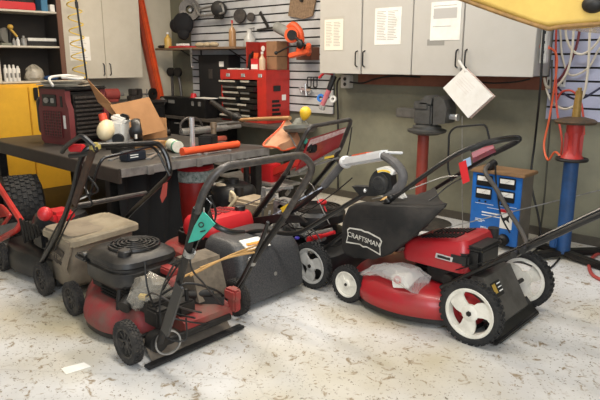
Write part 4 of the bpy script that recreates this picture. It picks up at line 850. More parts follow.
# ================================================================== left wall: open shelves, cabinet, yellow cabinet
cw = mat('warm white cabinet paint', '#c3bcad', .5, dirt='#a39a88', amt=.35, scale=3)
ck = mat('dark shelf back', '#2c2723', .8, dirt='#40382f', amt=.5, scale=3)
t = thing('shelf_unit', 'open wall shelf unit with dark inside and brown edge at top left', 'shelf', (-6.58, 2.74, 1.17))
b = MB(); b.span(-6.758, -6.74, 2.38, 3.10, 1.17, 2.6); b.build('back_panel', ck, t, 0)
b = MB(); b.span(-6.74, -6.40, 2.385, 2.415, 1.17, 2.6, .003); b.build('side_panel', cw, t, 0)
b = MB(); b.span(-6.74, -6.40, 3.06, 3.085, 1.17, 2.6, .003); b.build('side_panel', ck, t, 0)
b = MB(); b.span(-6.40, -6.385, 3.045, 3.10, 1.17, 2.6, .003); b.build('edge_strip', mat('brown edge strip', '#6d4c3c', .6), t, 0)
for z in (1.19, 1.55, 1.905, 2.35):
    b = MB(); b.span(-6.74, -6.395, 2.415, 3.06, z-.02, z, .003); b.build('shelf', cw, t, 0)
def simple(name, mb, m, label, cat, group=None): return tag(mb.build(name, m, None), label, cat, group)
simple('red_tray', MB().span(-6.62, -6.42, 2.46, 2.84, 1.905, 1.985, .008), M['red_bright'], 'long red plastic tray on top shelf at left', 'tray')
simple('blue_box', MB().span(-6.58, -6.44, 2.91, 2.98, 1.905, 2.10, .004), mat('dull blue', '#3b6f8f', .6), 'dull blue upright box right of red tray on top shelf', 'box')
simple('white_packet', MB().span(-6.55, -6.43, 3.0, 3.05, 1.905, 1.98, .004), M['paper'], 'small white packet at right end of top shelf', 'packet')
simple('dark_bin', MB().span(-6.72, -6.60, 2.45, 3.0, 1.905, 2.14, .01), M['dark'], 'dark bins at back of top shelf', 'bin')
t = thing('grinder', 'small grey bench machine with yellow top on middle shelf', 'machine', (-6.52, 2.55, 1.55))
b = MB(); b.span(-6.60, -6.44, 2.46, 2.58, 1.55, 1.575, .005); b.build('base', mat('grey green casting', '#77786a', .6), t)
b = MB(); b.lathe([(0, -.02), (.075, -.02), (.08, 0), (.075, .02), (0, .02)], (-6.50, 2.53, 1.65), (1, .5, 0), 24); b.build('guard_disc', mat('grey guard', '#6e6c66', .5), t)
b = MB(); b.ball((-6.46, 2.575, 1.735), .03, .03, .026); b.cyl((-6.46, 2.57, 1.72), (-6.45, 2.63, 1.64), .012); b.build('yellow_cover', mat('dull yellow cover', '#b8923c', .5), t)
b = MB(); b.cyl((-6.50, 2.57, 1.56), (-6.47, 2.58, 1.73), .02); b.build('column', M['dark'], t)
for k, (y, h, rr_, m_, lab) in enumerate(((2.585, .07, .018, 'alu', 'short metal bottle in front of grey bench machine on shelf'), (2.625, .085, .018, 'white_plastic', 'small white bottle beside short metal bottle on middle shelf'), (2.685, .10, .03, 'alu', 'grey round-shouldered bottle left of white flat box'))):
    b = MB(); b.lathe([(0, 0), (rr_, 0), (rr_, h*.65), (rr_*.45, h*.8), (rr_*.45, h), (0, h)], (-6.43, y, 1.55), (0, 0, 1), 16); simple('small_bottle', b, M[m_], lab, 'bottle')
simple('flat_box', MB().span(-6.60, -6.45, 2.74, 3.045, 1.60, 1.632, .004), M['white_plastic'], 'long white flat box lying on dark box on middle shelf', 'box')
simple('black_case', MB().span(-6.62, -6.44, 2.73, 3.05, 1.55, 1.60, .008), M['black_plastic'], 'long black case under the white flat box', 'case')
simple('dark_jar', MB().lathe([(0, 0), (.05, 0), (.05, .10), (.03, .13), (0, .13)], (-6.62, 2.46, 1.55), (0, 0, 1), 16), M['dark'], 'dark jar at left end of middle shelf', 'jar')
for k in range(4):
    y = 2.475 + k*.042
    c = thing('spray_can', ('leftmost', 'second', 'third', 'rightmost')[k] + ' white spray can of the row on lowest shelf', 'spray can', (-6.45, y, 1.19), 'white spray cans on the lowest shelf')
    b = MB(); b.lathe([(0, 0), (.019, 0), (.020, .005), (.020, .125), (.013, .138), (0, .138)], (-6.45, y, 1.19), (0, 0, 1), 18); b.build('can', M['white_plastic'], c)
    b = MB(); b.lathe([(0, .138), (.012, .138), (.012, .162 if k != 3 else .150), (.006, .168 if k != 3 else .155), (0, .168 if k != 3 else .155)], (-6.45, y, 1.19), (0, 0, 1), 14); b.build('cap', M['white_plastic'], c)
    MB().box((-6.4292, y + .004, 1.25), (.002, .016, .045)).build('label_print', M['ink'], c, 0)
rn = random.Random(21); R = []
for z, r_ in ((1.192, .085), (1.22, .10), (1.27, .095), (1.31, .075), (1.345, .035), (1.36, .012)):
    R.append([Vector((-6.50 + math.cos(a)*r_*.8 + rn.uniform(-.012, .012), 2.79 + math.sin(a)*r_ + rn.uniform(-.014, .014), z + rn.uniform(-.004, .004) * (z > 1.2))) for a in [2*PI*k/14 for k in range(14)]])
b = MB(); b.rings(R); simple('plastic_bag', b, mat('shelf bag', '#bdb6a6', .35, alpha=.7, dirt='#7d7566', amt=.8, scale=20), 'crumpled clear plastic bag of parts on lowest shelf', 'plastic bag')
simple('blue_cloth', MB().ball((-6.46, 2.95, 1.215), .06, .08, .028), mat('navy cloth', '#24436f', .8), 'folded blue cloth right of the bag on lowest shelf', 'cloth')

t = thing('wall_cabinet', 'warm white two-door wall cabinet at left with notice on it', 'cabinet', (-6.58, 3.58, 1.20))
b = MB(); b.span(-6.758, -6.42, 3.105, 4.06, 1.20, 2.6, .003); b.build('carcass', cw, t, 0)
for y0, y1, hy in ((3.108, 3.578, 3.545), (3.584, 4.06, 3.625)):
    b = MB(); b.span(-6.418, -6.40, y0, y1, 1.20, 2.6, .003); d = b.build('door', cw, t, 0)
    b = MB(); b.tube(fillet([(-6.40, hy, 1.235), (-6.372, hy, 1.245), (-6.372, hy, 1.355), (-6.40, hy, 1.365)], .012), .006, 8); b.build('handle', M['black_tube'], d)
t = thing('notice', 'white notice sheet on left door of warm white cabinet', 'notice', (-6.397, 3.27, 1.40))
MB().span(-6.3995, -6.397, 3.16, 3.40, 1.40, 1.66).build('sheet', M['paper'], t, 0)
for k in range(8): MB().span(-6.397, -6.3962, 3.18, 3.36 - .02*(k % 3), 1.43 + k*.026, 1.434 + k*.026).build('print_line', mat('faint print', '#a8a59c', .8), t, 0)
# yellow coiled air hose and black lead from the ceiling
pts = [(-6.27 + .07*math.cos(a), 3.19 + .075*math.sin(a) + (a/(2*PI))*-.0, 1.215 + a/(2*PI)*.135) for a in [2*PI*k/16 for k in range(16*12)]]
t = thing('coiled_hose', 'yellow coiled air hose hanging in front of left wall cabinet', 'hose', (-6.27, 3.19, 1.2))
b = MB(); b.tube(pts, .0065, 6); b.tube([pts[-1], (-6.27, 3.19, 2.9), (-6.27, 3.19, 3.1)], .0065, 6); b.build('coil', mat('pale yellow hose', '#e2c24a', .5), t)
b = MB(); b.cyl(pts[0], Vector(pts[0]) + Vector((0, -.01, -.05)), .011); b.build('coupling', M['steel'], t)
t = thing('hanging_lead', 'straight black lead hanging from ceiling beside yellow coiled hose', 'lead', (-5.900, 3.072, 1.203))
b = MB(); P, Q = Vector((-5.900, 3.072, 1.203)), Vector((-5.900, 3.025, 1.992)); b.tube([P, Q, Q + (Q-P)*((3.1-Q.z)/(Q.z-P.z))], .010, 8); b.build('lead', M['cable'], t)
b = MB(); b.cyl(Q + (P-Q)*.02, Q + (P-Q)*.10, .016); b.build('joint', M['black_plastic'], t)
# yellow metal cabinet
ym = mat('yellow cabinet paint', '#dfa92c', .45, dirt='#a87c28', amt=.4, scale=3)
t = thing('safety_cabinet', 'yellow steel floor cabinet behind the left end of workbench', 'cabinet', (-6.45, 2.6, 0))
b = MB(); b.span(-6.70, -6.22, 2.20, 2.96, 0, 1.165, .006); b.build('body', ym, t)
for y0, y1 in ((2.215, 2.575), (2.585, 2.95)):
    b = MB(); b.span(-6.222, -6.20, y0, y1, .06, 1.14, .006); d = b.build('door', ym, t)
MB().span(-6.2, -6.17, 2.63, 2.67, 1.0, 1.13, .006).build('latch', M['black_plastic'], t)
MB().span(-6.2, -6.16, 2.72, 2.83, 1.10, 1.13, .008).build('handle', M['black_plastic'], t)
# dark counter and motors under the wall cabinet
t = thing('counter', 'dark steel counter under the left wall cabinet', 'counter', (-6.45, 3.6, 0))
b = MB(); b.span(-6.75, -6.25, 3.02, 4.25, .03, .90, .006); b.build('body', M['dark'], t)
for k in range(3): MB().span(-6.25, -6.235, 3.06 + k*.4, 3.42 + k*.4, .08, .84, .005).build('door', M['black_plastic'], t)
MB().span(-6.755, -6.22, 3.0, 4.27, .90, .93, .004).build('counter_top', M['gray_tube'], t)
t = thing('motor', 'small red electric motor on counter behind cardboard box', 'motor', (-6.4, 3.62, .93))
b = MB(); b.cyl((-6.4, 3.52, 1.01), (-6.4, 3.70, 1.01), .07); b.span(-6.46, -6.34, 3.54, 3.68, .93, .96, .004); b.build('housing', mat('dull red motor', '#8f3a35', .6, dirt='#4a2a26', amt=.5), t)
b = MB(); b.cyl((-6.4, 3.70, 1.01), (-6.4, 3.78, 1.01), .02); b.build('shaft', M['steel'], t)
t = thing('bench_vise', 'small grey vise on counter right of the red motor', 'vise', (-6.38, 3.9, .93))
b = MB(); b.span(-6.44, -6.32, 3.84, 3.98, .93, .99, .01); b.span(-6.43, -6.33, 3.86, 3.92, .99, 1.07, .008); b.span(-6.43, -6.33, 3.95, 4.0, .96, 1.07, .008); b.build('jaw', M['gray_tube'], t)
b = MB(); b.cyl((-6.38, 4.0, 1.0), (-6.38, 4.10, 1.0), .012); b.cyl((-6.38, 4.09, .94), (-6.38, 4.09, 1.06), .007); b.build('screw', M['steel'], t)
simple('gear', MB().lathe([(.02, -.015), (.07, -.015), (.07, .015), (.02, .015)], (-6.36, 4.16, 1.0), (1, .3, 0), 24, closed=True), M['dark'], 'dark gear leaning at right end of counter', 'gear')

M['rust'] = mat('rust red primer', '#a8452c', .6, dirt='#6a2f20', amt=.6, scale=6)
# ================================================================== corner: leaning orange channels
for k, (y, m_, w_, lab) in enumerate(((4.10, 'rust', .07, 'rusty brown steel bar leaning in the corner, left of orange one'), (4.16, 'orange', .075, 'orange steel bar leaning in the corner beside the rusty one'))):
    t = thing('steel_bar', lab, 'steel bar', (-6.5, y + .5, 0))
    P, Q = Vector((-6.69, y + .50, 0)), Vector((-6.715, y + .08, 2.4))
    b = MB(); b.bar(P, Q, w_, .012, (1, 0, 0)); b.bar(P + Vector((.0, -w_*.45, 0)), Q + Vector((0, -w_*.45, 0)), .012, .05, (1, 0, 0)); b.bar(P + Vector((0, w_*.45, 0)), Q + Vector((0, w_*.45, 0)), .012, .05, (1, 0, 0)); b.build('channel', M[m_], t)

# ================================================================== back wall left: shelf with bottles, hung tools, black bench, red tool chest
t = thing('wall_shelf', 'thin brown plank shelf on the grey slat wall', 'shelf', (-5.8, 4.55, 1.52))
b = MB(); b.span(-6.56, -5.03, 4.36, 4.72, 1.525, 1.55, .003); b.build('plank', mat('brown plank', '#7b624c', .7, dirt='#4b3a2c', amt=.6, scale=8), t, 0)
for x in (-6.1, -5.2):
    b = MB(); b.bar((x, 4.725, 1.36), (x, 4.725, 1.525), .02, .01, (0, 1, 0)); b.bar((x, 4.72, 1.37), (x, 4.42, 1.52), .018, .01); b.build('bracket', M['black_tube'], t)
def bottle(name, x, y, z, h, r_, m_, label, capm=None, neck=.35):
    t = thing(name, label, 'bottle', (x, y, z))
    b = MB(); b.lathe([(0, 0), (r_*.95, 0), (r_, .01), (r_, h*.55), (r_*.9, h*.62), (r_*neck, h*.78), (r_*neck, h*.9), (0, h*.9)], (x, y, z), (0, 0, 1), 20); b.build('body', m_, t)
    b = MB(); b.lathe([(0, h*.88), (r_*neck*1.25, h*.88), (r_*neck*1.15, h), (0, h)], (x, y, z), (0, 0, 1), 16); b.build('cap', capm or M['white_plastic'], t)
bottle('squeeze_bottle', -6.36, 4.42, 1.55, .19, .045, mat('amber bottle', '#c9a24c', .4, dirt='#b7a888', amt=.5), 'yellow squeeze bottle at left end of the plank shelf')
simple('red_tray', MB().span(-6.30, -5.95, 4.38, 4.55, 1.55, 1.57, .004), M['red_bright'], 'flat red tray beside yellow bottle on plank shelf', 'tray')
simple('white_pad', MB().span(-6.17, -6.02, 4.40, 4.50, 1.571, 1.60, .006), M['paper'], 'white pad lying on red tray', 'pad')
rn = random.Random(31)
for k in range(3): simple('rag', MB().ball((-6.52 + k*.05, 4.43, 1.568), .04, .05, .02), M['dark'], ('dark rag at left tip of the plank shelf', 'middle one of three dark rags on plank shelf', 'dark rag nearest the yellow bottle')[k], 'rag', 'dark rags on the plank shelf')
for k, (x, w_) in enumerate(((-5.72, .09), (-5.58, .06), (-5.46, .07))): simple('wooden_part', MB().ball((x, 4.42, 1.578), w_*.9, .05, .03), mat('cream resin', '#b7a588', .7, dirt='#7b6a50', amt=.5), ('long cream coloured part on plank shelf', 'small cream part between two others on plank shelf', 'cream part near middle bracket of plank shelf')[k], 'part', 'cream parts on the plank shelf')
bottle('amber_bottle', -5.14, 4.42, 1.55, .28, .040, mat('amber glass', '#9c7750', .3, dirt='#6e4f30', amt=.5), 'amber bottle with thin neck at right end of plank shelf', M['red_paint'], .22)
t = thing('plastic_jug', 'clear bottle hung on slat wall right of the amber bottle', 'bottle', (-5.12, 4.67, 1.52))
b = MB(); b.lathe([(0, 0), (.06, 0), (.07, .03), (.065, .12), (.03, .18), (.03, .22), (0, .22)], (-5.12, 4.655, 1.52), (0, 0, 1), 20); b.build('body', mat('clear bottle', '#c9c9c4', .2, alpha=.75), t)
MB().cyl((-5.12, 4.655, 1.74), (-5.12, 4.73, 1.76), .008).build('hook', M['steel'], t)
t = thing('hanging_chain', 'short chain with hook hanging below the plank shelf', 'chain', (-5.80, 4.35, 1.35)); b = MB()
for k in range(9): b.lathe([(.008, -.003), (.013, -.003), (.013, .003), (.008, .003)], (-5.80, 4.345, 1.535 - k*.020), (1, 0, 0) if k % 2 else (0, 1, 0), 10, closed=True)
b.build('links', M['steel'], t); b = MB(); b.tube(spline([(-5.80, 4.345, 1.37), (-5.80, 4.345, 1.335), (-5.785, 4.345, 1.32), (-5.77, 4.345, 1.335)], 5), .005); b.build('hook', M['chrome'], t)
# hung above the shelf
t = thing('cloth_hat', 'black cloth cap hanging over the left end of plank shelf', 'cap', (-6.154, 4.500, 1.692))
c = Vector((-6.212, 4.550, 1.837)); bk = mat('black cloth', '#17171a', .9)
b = MB(); b.ball(c, .15, .09, .14, rotz(.2)); b.build('crown', bk, t, 60)
b = MB(); b.ball(c + Vector((-.12, -.03, -.02)), .10, .05, .08, roty(.5)); b.ball(c + Vector((.03, -.02, -.12)), .09, .06, .07); b.build('peak', bk, t, 60)
MB().cyl(c + Vector((0, .04, .1)), c + Vector((.0, .18, .14)), .008).build('peg', M['steel'], t)
t = thing('pulley', 'large grey pulley wheel hung behind the black cap', 'pulley', (-6.118, 4.600, 1.824)); b = MB(); b.lathe([(.05, -.03), (.13, -.035), (.10, 0), (.13, .035), (.05, .03)], (-6.152, 4.620, 2.003), (.7, -.7, .1), 28, closed=True); b.build('wheel', M['gray_tube'], t)
MB().cyl((-6.125, 4.600, 2.000), (-6.271, 4.740, 2.016), .02).build('peg', M['steel'], t)
t = thing('tow_frame', 'bent grey steel frame hung high on slat wall', 'steel frame', (-5.840, 4.600, 1.871))
b = MB(); b.tube(fillet([(-6.060, 4.600, 2.078), (-5.933, 4.600, 1.921), (-5.486, 4.600, 1.933), (-5.517, 4.600, 2.033), (-5.928, 4.600, 2.001)], .03), .013); b.tube([Vector((-5.836, 4.600, 1.939)), Vector((-5.994, 4.740, 1.954))], .01); b.build('frame', M['steel'], t)
t = thing('small_motor', 'dark round motor hung on slat wall beside grey frame', 'motor', (-5.561, 4.600, 1.870))
b = MB(); b.lathe([(0, -.04), (.08, -.04), (.09, -.02), (.09, .03), (.05, .05), (0, .05)], (-5.598, 4.620, 1.984), (.6, -.75, 0), 24); b.build('housing', M['dark'], t); MB().box((-5.602, 4.620, 1.895), (.14, .06, .05), None, .012).build('foot', M['black_plastic'], t); MB().cyl((-5.598, 4.620, 1.984), (-5.743, 4.740, 2.010), .02).build('peg', M['steel'], t)
for k, (px, w_) in enumerate(((240, .075), (251, .045))):
    c = ((-5.301, 4.680, 1.895), (-5.116, 4.680, 1.875))[k]; t = thing('wheel_brush', ('larger dark oval brush hung on slat wall', 'smaller dark oval brush hung right of the larger one')[k], 'brush', c, 'oval brushes on the slat wall')
    b = MB(); b.lathe([(0, -.02), (w_, -.02), (w_*1.1, 0), (w_, .02), (0, .02)], c, (.3, -.9, .1), 22); b.build('pad', M['gray_tube'], t); MB().cyl(c, Vector(c) + Vector((0, .05, .02)), .008).build('peg', M['steel'], t)
t = thing('square', 'black try square hung on slat wall above tool chest', 'square', (-4.911, 4.700, 1.782)); b = MB(); b.bar((-4.989, 4.700, 1.923), (-4.864, 4.700, 1.759), .035, .01, (0, 1, 0)); b.bar((-5.042, 4.700, 1.733), (-4.739, 4.700, 1.754), .02, .012, (0, 1, 0)); b.build('blade', M['black_tube'], t); MB().cyl((-4.973, 4.700, 1.901), (-5.026, 4.750, 1.907), .008).build('peg', M['steel'], t)
t = thing('perforated_card', 'brown perforated pad hung on slat wall at top', 'pad', (-4.383, 4.700, 1.832))
q = [Vector(p) for p in ((-4.512, 4.700, 2.079), (-4.162, 4.700, 2.035), (-4.215, 4.700, 1.844), (-4.340, 4.700, 1.820), (-4.557, 4.700, 1.860))]; b = MB(); b.rings([q, [p + Vector((0, .02, 0)) for p in q]]); b.build('pad', mat('brown pad', '#8d755c', .8, dirt='#5e4a38', amt=.9, scale=40), t, 0); MB().cyl(Vector((-4.355, 4.700, 2.009)) + Vector((0, -.02, 0)), Vector((-4.355, 4.700, 2.009)) + Vector((0, .05, 0)), .02).build('peg', M['black_plastic'], t)
# black instrument box leaning at the wall
t = thing('black_locker', 'flat black steel box with two stickers left of red tool chest', 'box', (-5.65, 4.6, .741))
b = MB(); b.span(-5.90, -5.33, 4.52, 4.70, .741, 1.46, .008); b.build('body', mat('flat black', '#141416', .6), t)
MB().span(-5.50, -5.42, 4.515, 4.52, 1.33, 1.39).build('sticker', M['paper'], t, 0); MB().span(-5.70, -5.63, 4.515, 4.52, 1.19, 1.30).build('sticker', M['gray_tube'], t, 0)
# dark bench along the back wall
t = thing('back_bench', 'long dark bench with drawers along the slat wall under tool chest', 'bench', (-5.4, 4.5, 0))
b = MB(); b.span(-6.58, -5.45, 4.30, 4.725, .03, .705, .005); b.build('body', M['dark'], t)
MB().span(-6.60, -4.16, 4.26, 4.73, .705, .74, .004).build('bench_top', mat('dark bench top', '#4d4741', .6, dirt='#2a2521', amt=.6), t)
for i in range(3):
    for j in range(3):
        b = MB(); b.span(-6.58 + i*.38, -6.23 + i*.38, 4.285, 4.30, .08 + j*.205, .27 + j*.205, .005); d = b.build('drawer', M['black_plastic'], t)
        MB().span(-6.48 + i*.38, -6.33 + i*.38, 4.27, 4.286, .235 + j*.205, .25 + j*.205, .003).build('pull', M['steel'], d)
for x in (-5.4, -4.22): MB().span(x-.025, x+.025, 4.30, 4.35, 0, .705).build('leg', M['dark'], t)
MB().span(-5.42, -4.18, 4.30, 4.70, .22, .24).build('lower_shelf', M['steel'], t)
# black toolbox with silver latches and clutter
t = thing('toolbox', 'long black toolbox with round knob on dark bench behind workbench', 'toolbox', (-6.0, 4.36, .741))
b = MB(); b.span(-6.42, -5.50, 4.29, 4.48, .741, .965, .01); b.build('case', M['black_plastic'], t)
MB().lathe([(0, 0), (.05, 0), (.05, .02), (.03, .03), (0, .03)], (-6.34, 4.29, .90), (0, -1, 0), 22).build('knob', M['steel'], t)
MB().span(-6.22, -6.10, 4.283, 4.29, .89, .93).build('name_plate', M['steel'], t, 0)
for x in (-5.75, -5.62): MB().span(x, x+.035, 4.28, 4.29, .88, .93).build('latch', M['steel'], t)
simple('red_stopper', MB().lathe([(0, 0), (.04, 0), (.03, .05), (0, .055)], (-5.83, 4.38, .966), (0, 0, 1), 18), M['red_bright'], 'small red cap standing on black toolbox', 'cap')
simple('open_book', MB().span(-5.72, -5.45, 4.31, 4.45, .966, .975, .002), M['paper'], 'white sheet lying on right end of black toolbox', 'sheet')
t = thing('bench_grinder', 'bench grinder with two wheels on bent stand beside orange bars', 'grinder', (-6.3, 4.45, .966))
b = MB(); b.tube(fillet([(-6.34, 4.44, .966), (-6.34, 4.44, 1.27), (-6.22, 4.44, 1.29), (-6.17, 4.44, 1.1), (-6.16, 4.44, .97)], .06), .018); b.build('stand', M['gray_tube'], t)
for x in (-6.33, -6.18): MB().lathe([(0, -.02), (.055, -.02), (.055, .02), (0, .02)], (x, 4.42, 1.26), (.2, -1, 0), 22).build('wheel', M['dark'], t)
simple('orange_funnel', MB().lathe([(.09, 0), (.10, .005), (.03, .12), (.015, .20), (.01, .20), (.02, .12), (.085, .0)], (-5.62, 3.30, .70), (0, 0, 1), 22, closed=True), M['orange'], 'orange funnel standing behind cardboard box on workbench', 'funnel')
# red tool chest
M['trim'] = mat('pale drawer trim', '#b9b4a6', .4, dirt='#5b554b', amt=.6, scale=20)
t = thing('tool_chest', 'open red tool chest with dark drawers on the back bench', 'tool chest', (-4.94, 4.55, .741))
b = MB(); b.span(-5.30, -5.28, 4.375, 4.72, .741, 1.30); b.span(-4.58, -4.56, 4.375, 4.72, .741, 1.30); b.span(-5.298, -4.562, 4.70, 4.718, .743, 1.30); b.span(-5.301, -4.559, 4.374, 4.721, .742, .756); b.span(-5.302, -4.557, 4.368, 4.722, 1.20, 1.302); b.span(-4.70, -4.561, 4.37, 4.40, .743, 1.2); b.build('body', M['red_paint'], t, 0)
for k in range(7):
    for (x0, x1) in ((-5.275, -4.98), (-4.97, -4.705)):
        out = 4.372 - (.05 if (k + (x0 > -5.1)) % 3 == 0 else .0)
        b = MB(); b.span(x0, x1, out, 4.66, .762 + k*.062, .812 + k*.062, .003); d = b.build('drawer', M['black_plastic'], t)
        MB().span(x0 + .005, x1 - (.02 if x0 < -5.1 else .12), out-.012, out, .796 + k*.062, .816 + k*.062, .002).build('drawer_lip', M['trim'], d)
for x in (-5.2, -4.95, -4.68): MB().span(x, x+.06, 4.362, 4.37, 1.225, 1.262, .003).build('latch', M['chrome'], t)
b = MB(); b.span(-5.01, -4.56, 4.69, 4.72, 1.30, 1.60, .004); b.span(-5.01, -4.99, 4.50, 4.70, 1.30, 1.60); lid = b.build('lid', mat('red chest lining', '#a32a20', .5, dirt='#5c2018', amt=.5), t, 0)
MB().lathe([(0, 0), (.03, 0), (.03, .004), (0, .004)], (-4.93, 4.685, 1.53), (0, -1, 0), 20).build('round_sticker', M['paper'], lid)
MB().span(-4.558, -4.553, 4.47, 4.58, 1.08, 1.14, .002).build('handle_plate', M['black_plastic'], t); MB().span(-4.558, -4.554, 4.60, 4.66, .98, 1.04).build('white_sticker', M['paper'], t, 0)
for k in range(5): MB().span(-4.558, -4.555, 4.45, 4.56 + .02*(k % 2), .78 + k*.045, .808 + k*.045).build('sticker_line', M['black_plastic'], t, 0)
simple('white_tray', MB().span(-5.20, -4.92, 4.38, 4.46, 1.301, 1.318, .004), M['white_plastic'], 'thin white tray on front edge of tool chest top', 'tray')
t = thing('red_carton', 'small red and white carton on tool chest', 'carton', (-4.80, 4.46, 1.30)); MB().span(-4.86, -4.74, 4.43, 4.50, 1.301, 1.42, .002).build('carton', M['red_bright'], t); MB().span(-4.85, -4.75, 4.426, 4.43, 1.31, 1.36).build('white_label', M['paper'], t, 0)
bottle('oil_bottle', -4.70, 4.45, 1.301, .19, .035, mat('pale oil bottle', '#c2a98c', .4), 'pale oil bottle beside red carton on tool chest')
t = thing('tool_bundle', 'dark pliers and drivers standing on tool chest', 'tools', (-4.93, 4.5, 1.30)); b = MB(); rn = random.Random(14)
for k in range(6): b.cyl((-4.96 + rn.uniform(-.04, .05), 4.5, 1.301), (-4.93 + rn.uniform(-.06, .06), 4.5 + rn.uniform(-.03, .03), 1.40 + rn.uniform(0, .10)), .013)
b.build('handles', M['dark'], t)
b = MB()
for k in range(3): b.cyl((-4.90 + k*.02, 4.52, 1.40), (-4.89 + k*.025, 4.52, 1.48), .012)
b.build('tips', M['orange'], t)
t = thing('cardboard_carton', 'brown cardboard carton on right end of tool chest', 'carton', (-4.52, 4.5, 1.30))
b = MB(); b.span(-4.71, -4.55, 4.52, 4.68, 1.304, 1.60, .003); b.build('carton', mat('brown carton', '#8f6a4c', .85, dirt='#6b4b34', amt=.5), t, 0); MB().span(-4.712, -4.548, 4.518, 4.682, 1.44, 1.445).build('carton_seam', M['dark'], t, 0)
# orange chain grinder on a wall bracket
t = thing('chain_grinder', 'orange chain saw grinder mounted on slat wall above tool chest', 'grinder', (-4.290, 4.600, 1.426))
b = MB(); a = Vector((-4.347, 4.600, 1.405)); c = Vector((-4.136, 4.660, 1.515)); b.span(a.x, c.x, 4.60, 4.74, a.z-.0, c.z+.02, .004); b.build('mount', mat('brown mount', '#6a4434', .7), t)
b = MB(); b.bar((-4.289, 4.450, 1.445), (-4.078, 4.520, 1.493), .10, .05, bev=.01); b.bar((-4.105, 4.520, 1.483), (-4.164, 4.600, 1.534), .05, .10, bev=.01); b.build('vise_base', M['orange'], t)
b = MB(); b.tube(spline([(-4.350, 4.500, 1.723), (-4.279, 4.500, 1.749), (-4.215, 4.520, 1.680), (-4.220, 4.540, 1.583), (-4.248, 4.540, 1.485)], 6), .035, 12); b.lathe([(0, -.02), (.075, -.02), (.08, 0), (.075, .02), (0, .02)], (-4.269, 4.460, 1.651), (.4, -.9, 0), 24); b.build('arm', M['orange'], t)
b = MB(); b.cyl((-4.543, 4.520, 1.740), (-4.317, 4.480, 1.662), .055); b.build('motor', mat('grey motor', '#8b8b86', .5, dirt='#55524c', amt=.5), t)
b = MB(); b.lathe([(0, -.012), (.05, -.012), (.05, .012), (0, .012)], (-4.250, 4.440, 1.649), (.4, -.9, 0), 22); b.tube([Vector((-4.204, 4.450, 1.620)), Vector((-4.073, 4.440, 1.540))], .015); b.ball((-4.460, 4.420, 1.476), .02); b.tube([Vector((-4.446, 4.420, 1.476)), Vector((-4.288, 4.450, 1.543))], .009); b.ball((-4.122, 4.420, 1.559), .04, .03, .05); b.build('handle', M['black_plastic'], t)
# chrome wing tool and wire hooks
t = thing('wing_puller', 'chrome two-armed puller hanging on lower slat wall', 'puller', (-4.301, 4.690, 1.012)); c = Vector((-4.301, 4.690, 1.116)); b = MB()
b.cyl(c + Vector((0, 0, .05)), c + Vector((.02, 0, -.08)), .014); b.bar(c + Vector((-.08, 0, -.01)), c + Vector((.09, 0, -.02)), .02, .025); b.cyl(c + Vector((-.07, 0, .0)), c + Vector((-.05, 0, -.05)), .012); b.cyl(c + Vector((.08, 0, -.02)), c + Vector((.06, 0, -.06)), .012); b.cyl(c + Vector((0, 0, .03)), c + Vector((0, .05, .03)), .008); b.build('body', M['chrome'], t)
for k in range(2):
    c = Vector(((-4.239, 4.700, 1.180), (-4.155, 4.700, 1.182))[k]); b = MB(); b.tube(fillet([c + Vector((0, .03, .05)), c + Vector((0, -.04, .05)), c + Vector((0, -.04, -.05)), c + Vector((.05, -.04, -.05)), c + Vector((.05, -.04, .05)), c + Vector((.05, .03, .05))], .01), .006, 6)
    simple('wire_hook', b, M['black_tube'], ('left black wire hook on lower slat wall', 'right black wire hook on lower slat wall')[k], 'hook', 'black wire hooks')
# trouble lamp / spray tool hung under the cabinets
t = thing('spray_gun', 'red and pink tube tool with black nozzle hanging under right cabinets', 'tool', (-3.891, 4.450, 0.902))
b = MB(); b.tube([Vector((-3.745, 4.500, 1.254)), Vector((-3.794, 4.470, 1.101))], lambda f: .03 - .006*f); b.build('black_body', M['black_plastic'], t)
b = MB(); b.tube([Vector((-3.782, 4.470, 1.120)), Vector((-3.853, 4.450, 0.963))], .025, 14); b.build('pink_tube', mat('pink tube', '#b9636b', .35, dirt='#d8a0a4', amt=.4), t)
b = MB(); b.lathe([(.022, 0), (.032, 0), (.034, .04), (.028, .045)], (-3.840, 4.450, 0.974), Vector((-3.865, 4.450, 0.923)) - Vector((-3.840, 4.450, 0.974)), 18, closed=True); b.build('nozzle', M['chrome'], t)
b = MB(); b.tube(fillet([(-3.921, 4.480, 1.232), (-3.874, 4.500, 1.281), (-3.762, 4.520, 1.272)], .02), .012); b.build('red_lever', M['red_bright'], t)
b = MB(); b.lathe([(.02, -.012), (.04, -.012), (.04, .012), (.02, .012)], (-3.910, 4.500, 1.036), (.3, -1, .2), 22, closed=True); b.build('blue_ring', mat('blue ring', '#2a6fc0', .4), t)
b = MB(); b.lathe([(.015, -.01), (.035, -.01), (.035, .01), (.015, .01)], (-3.754, 4.500, 1.033), (.3, -1, .2), 20, closed=True); b.build('pale_ring', M['white_plastic'], t)
MB().cyl((-3.745, 4.500, 1.254), (-3.746, 4.500, 1.292), .008).build('hook', M['steel'], t)
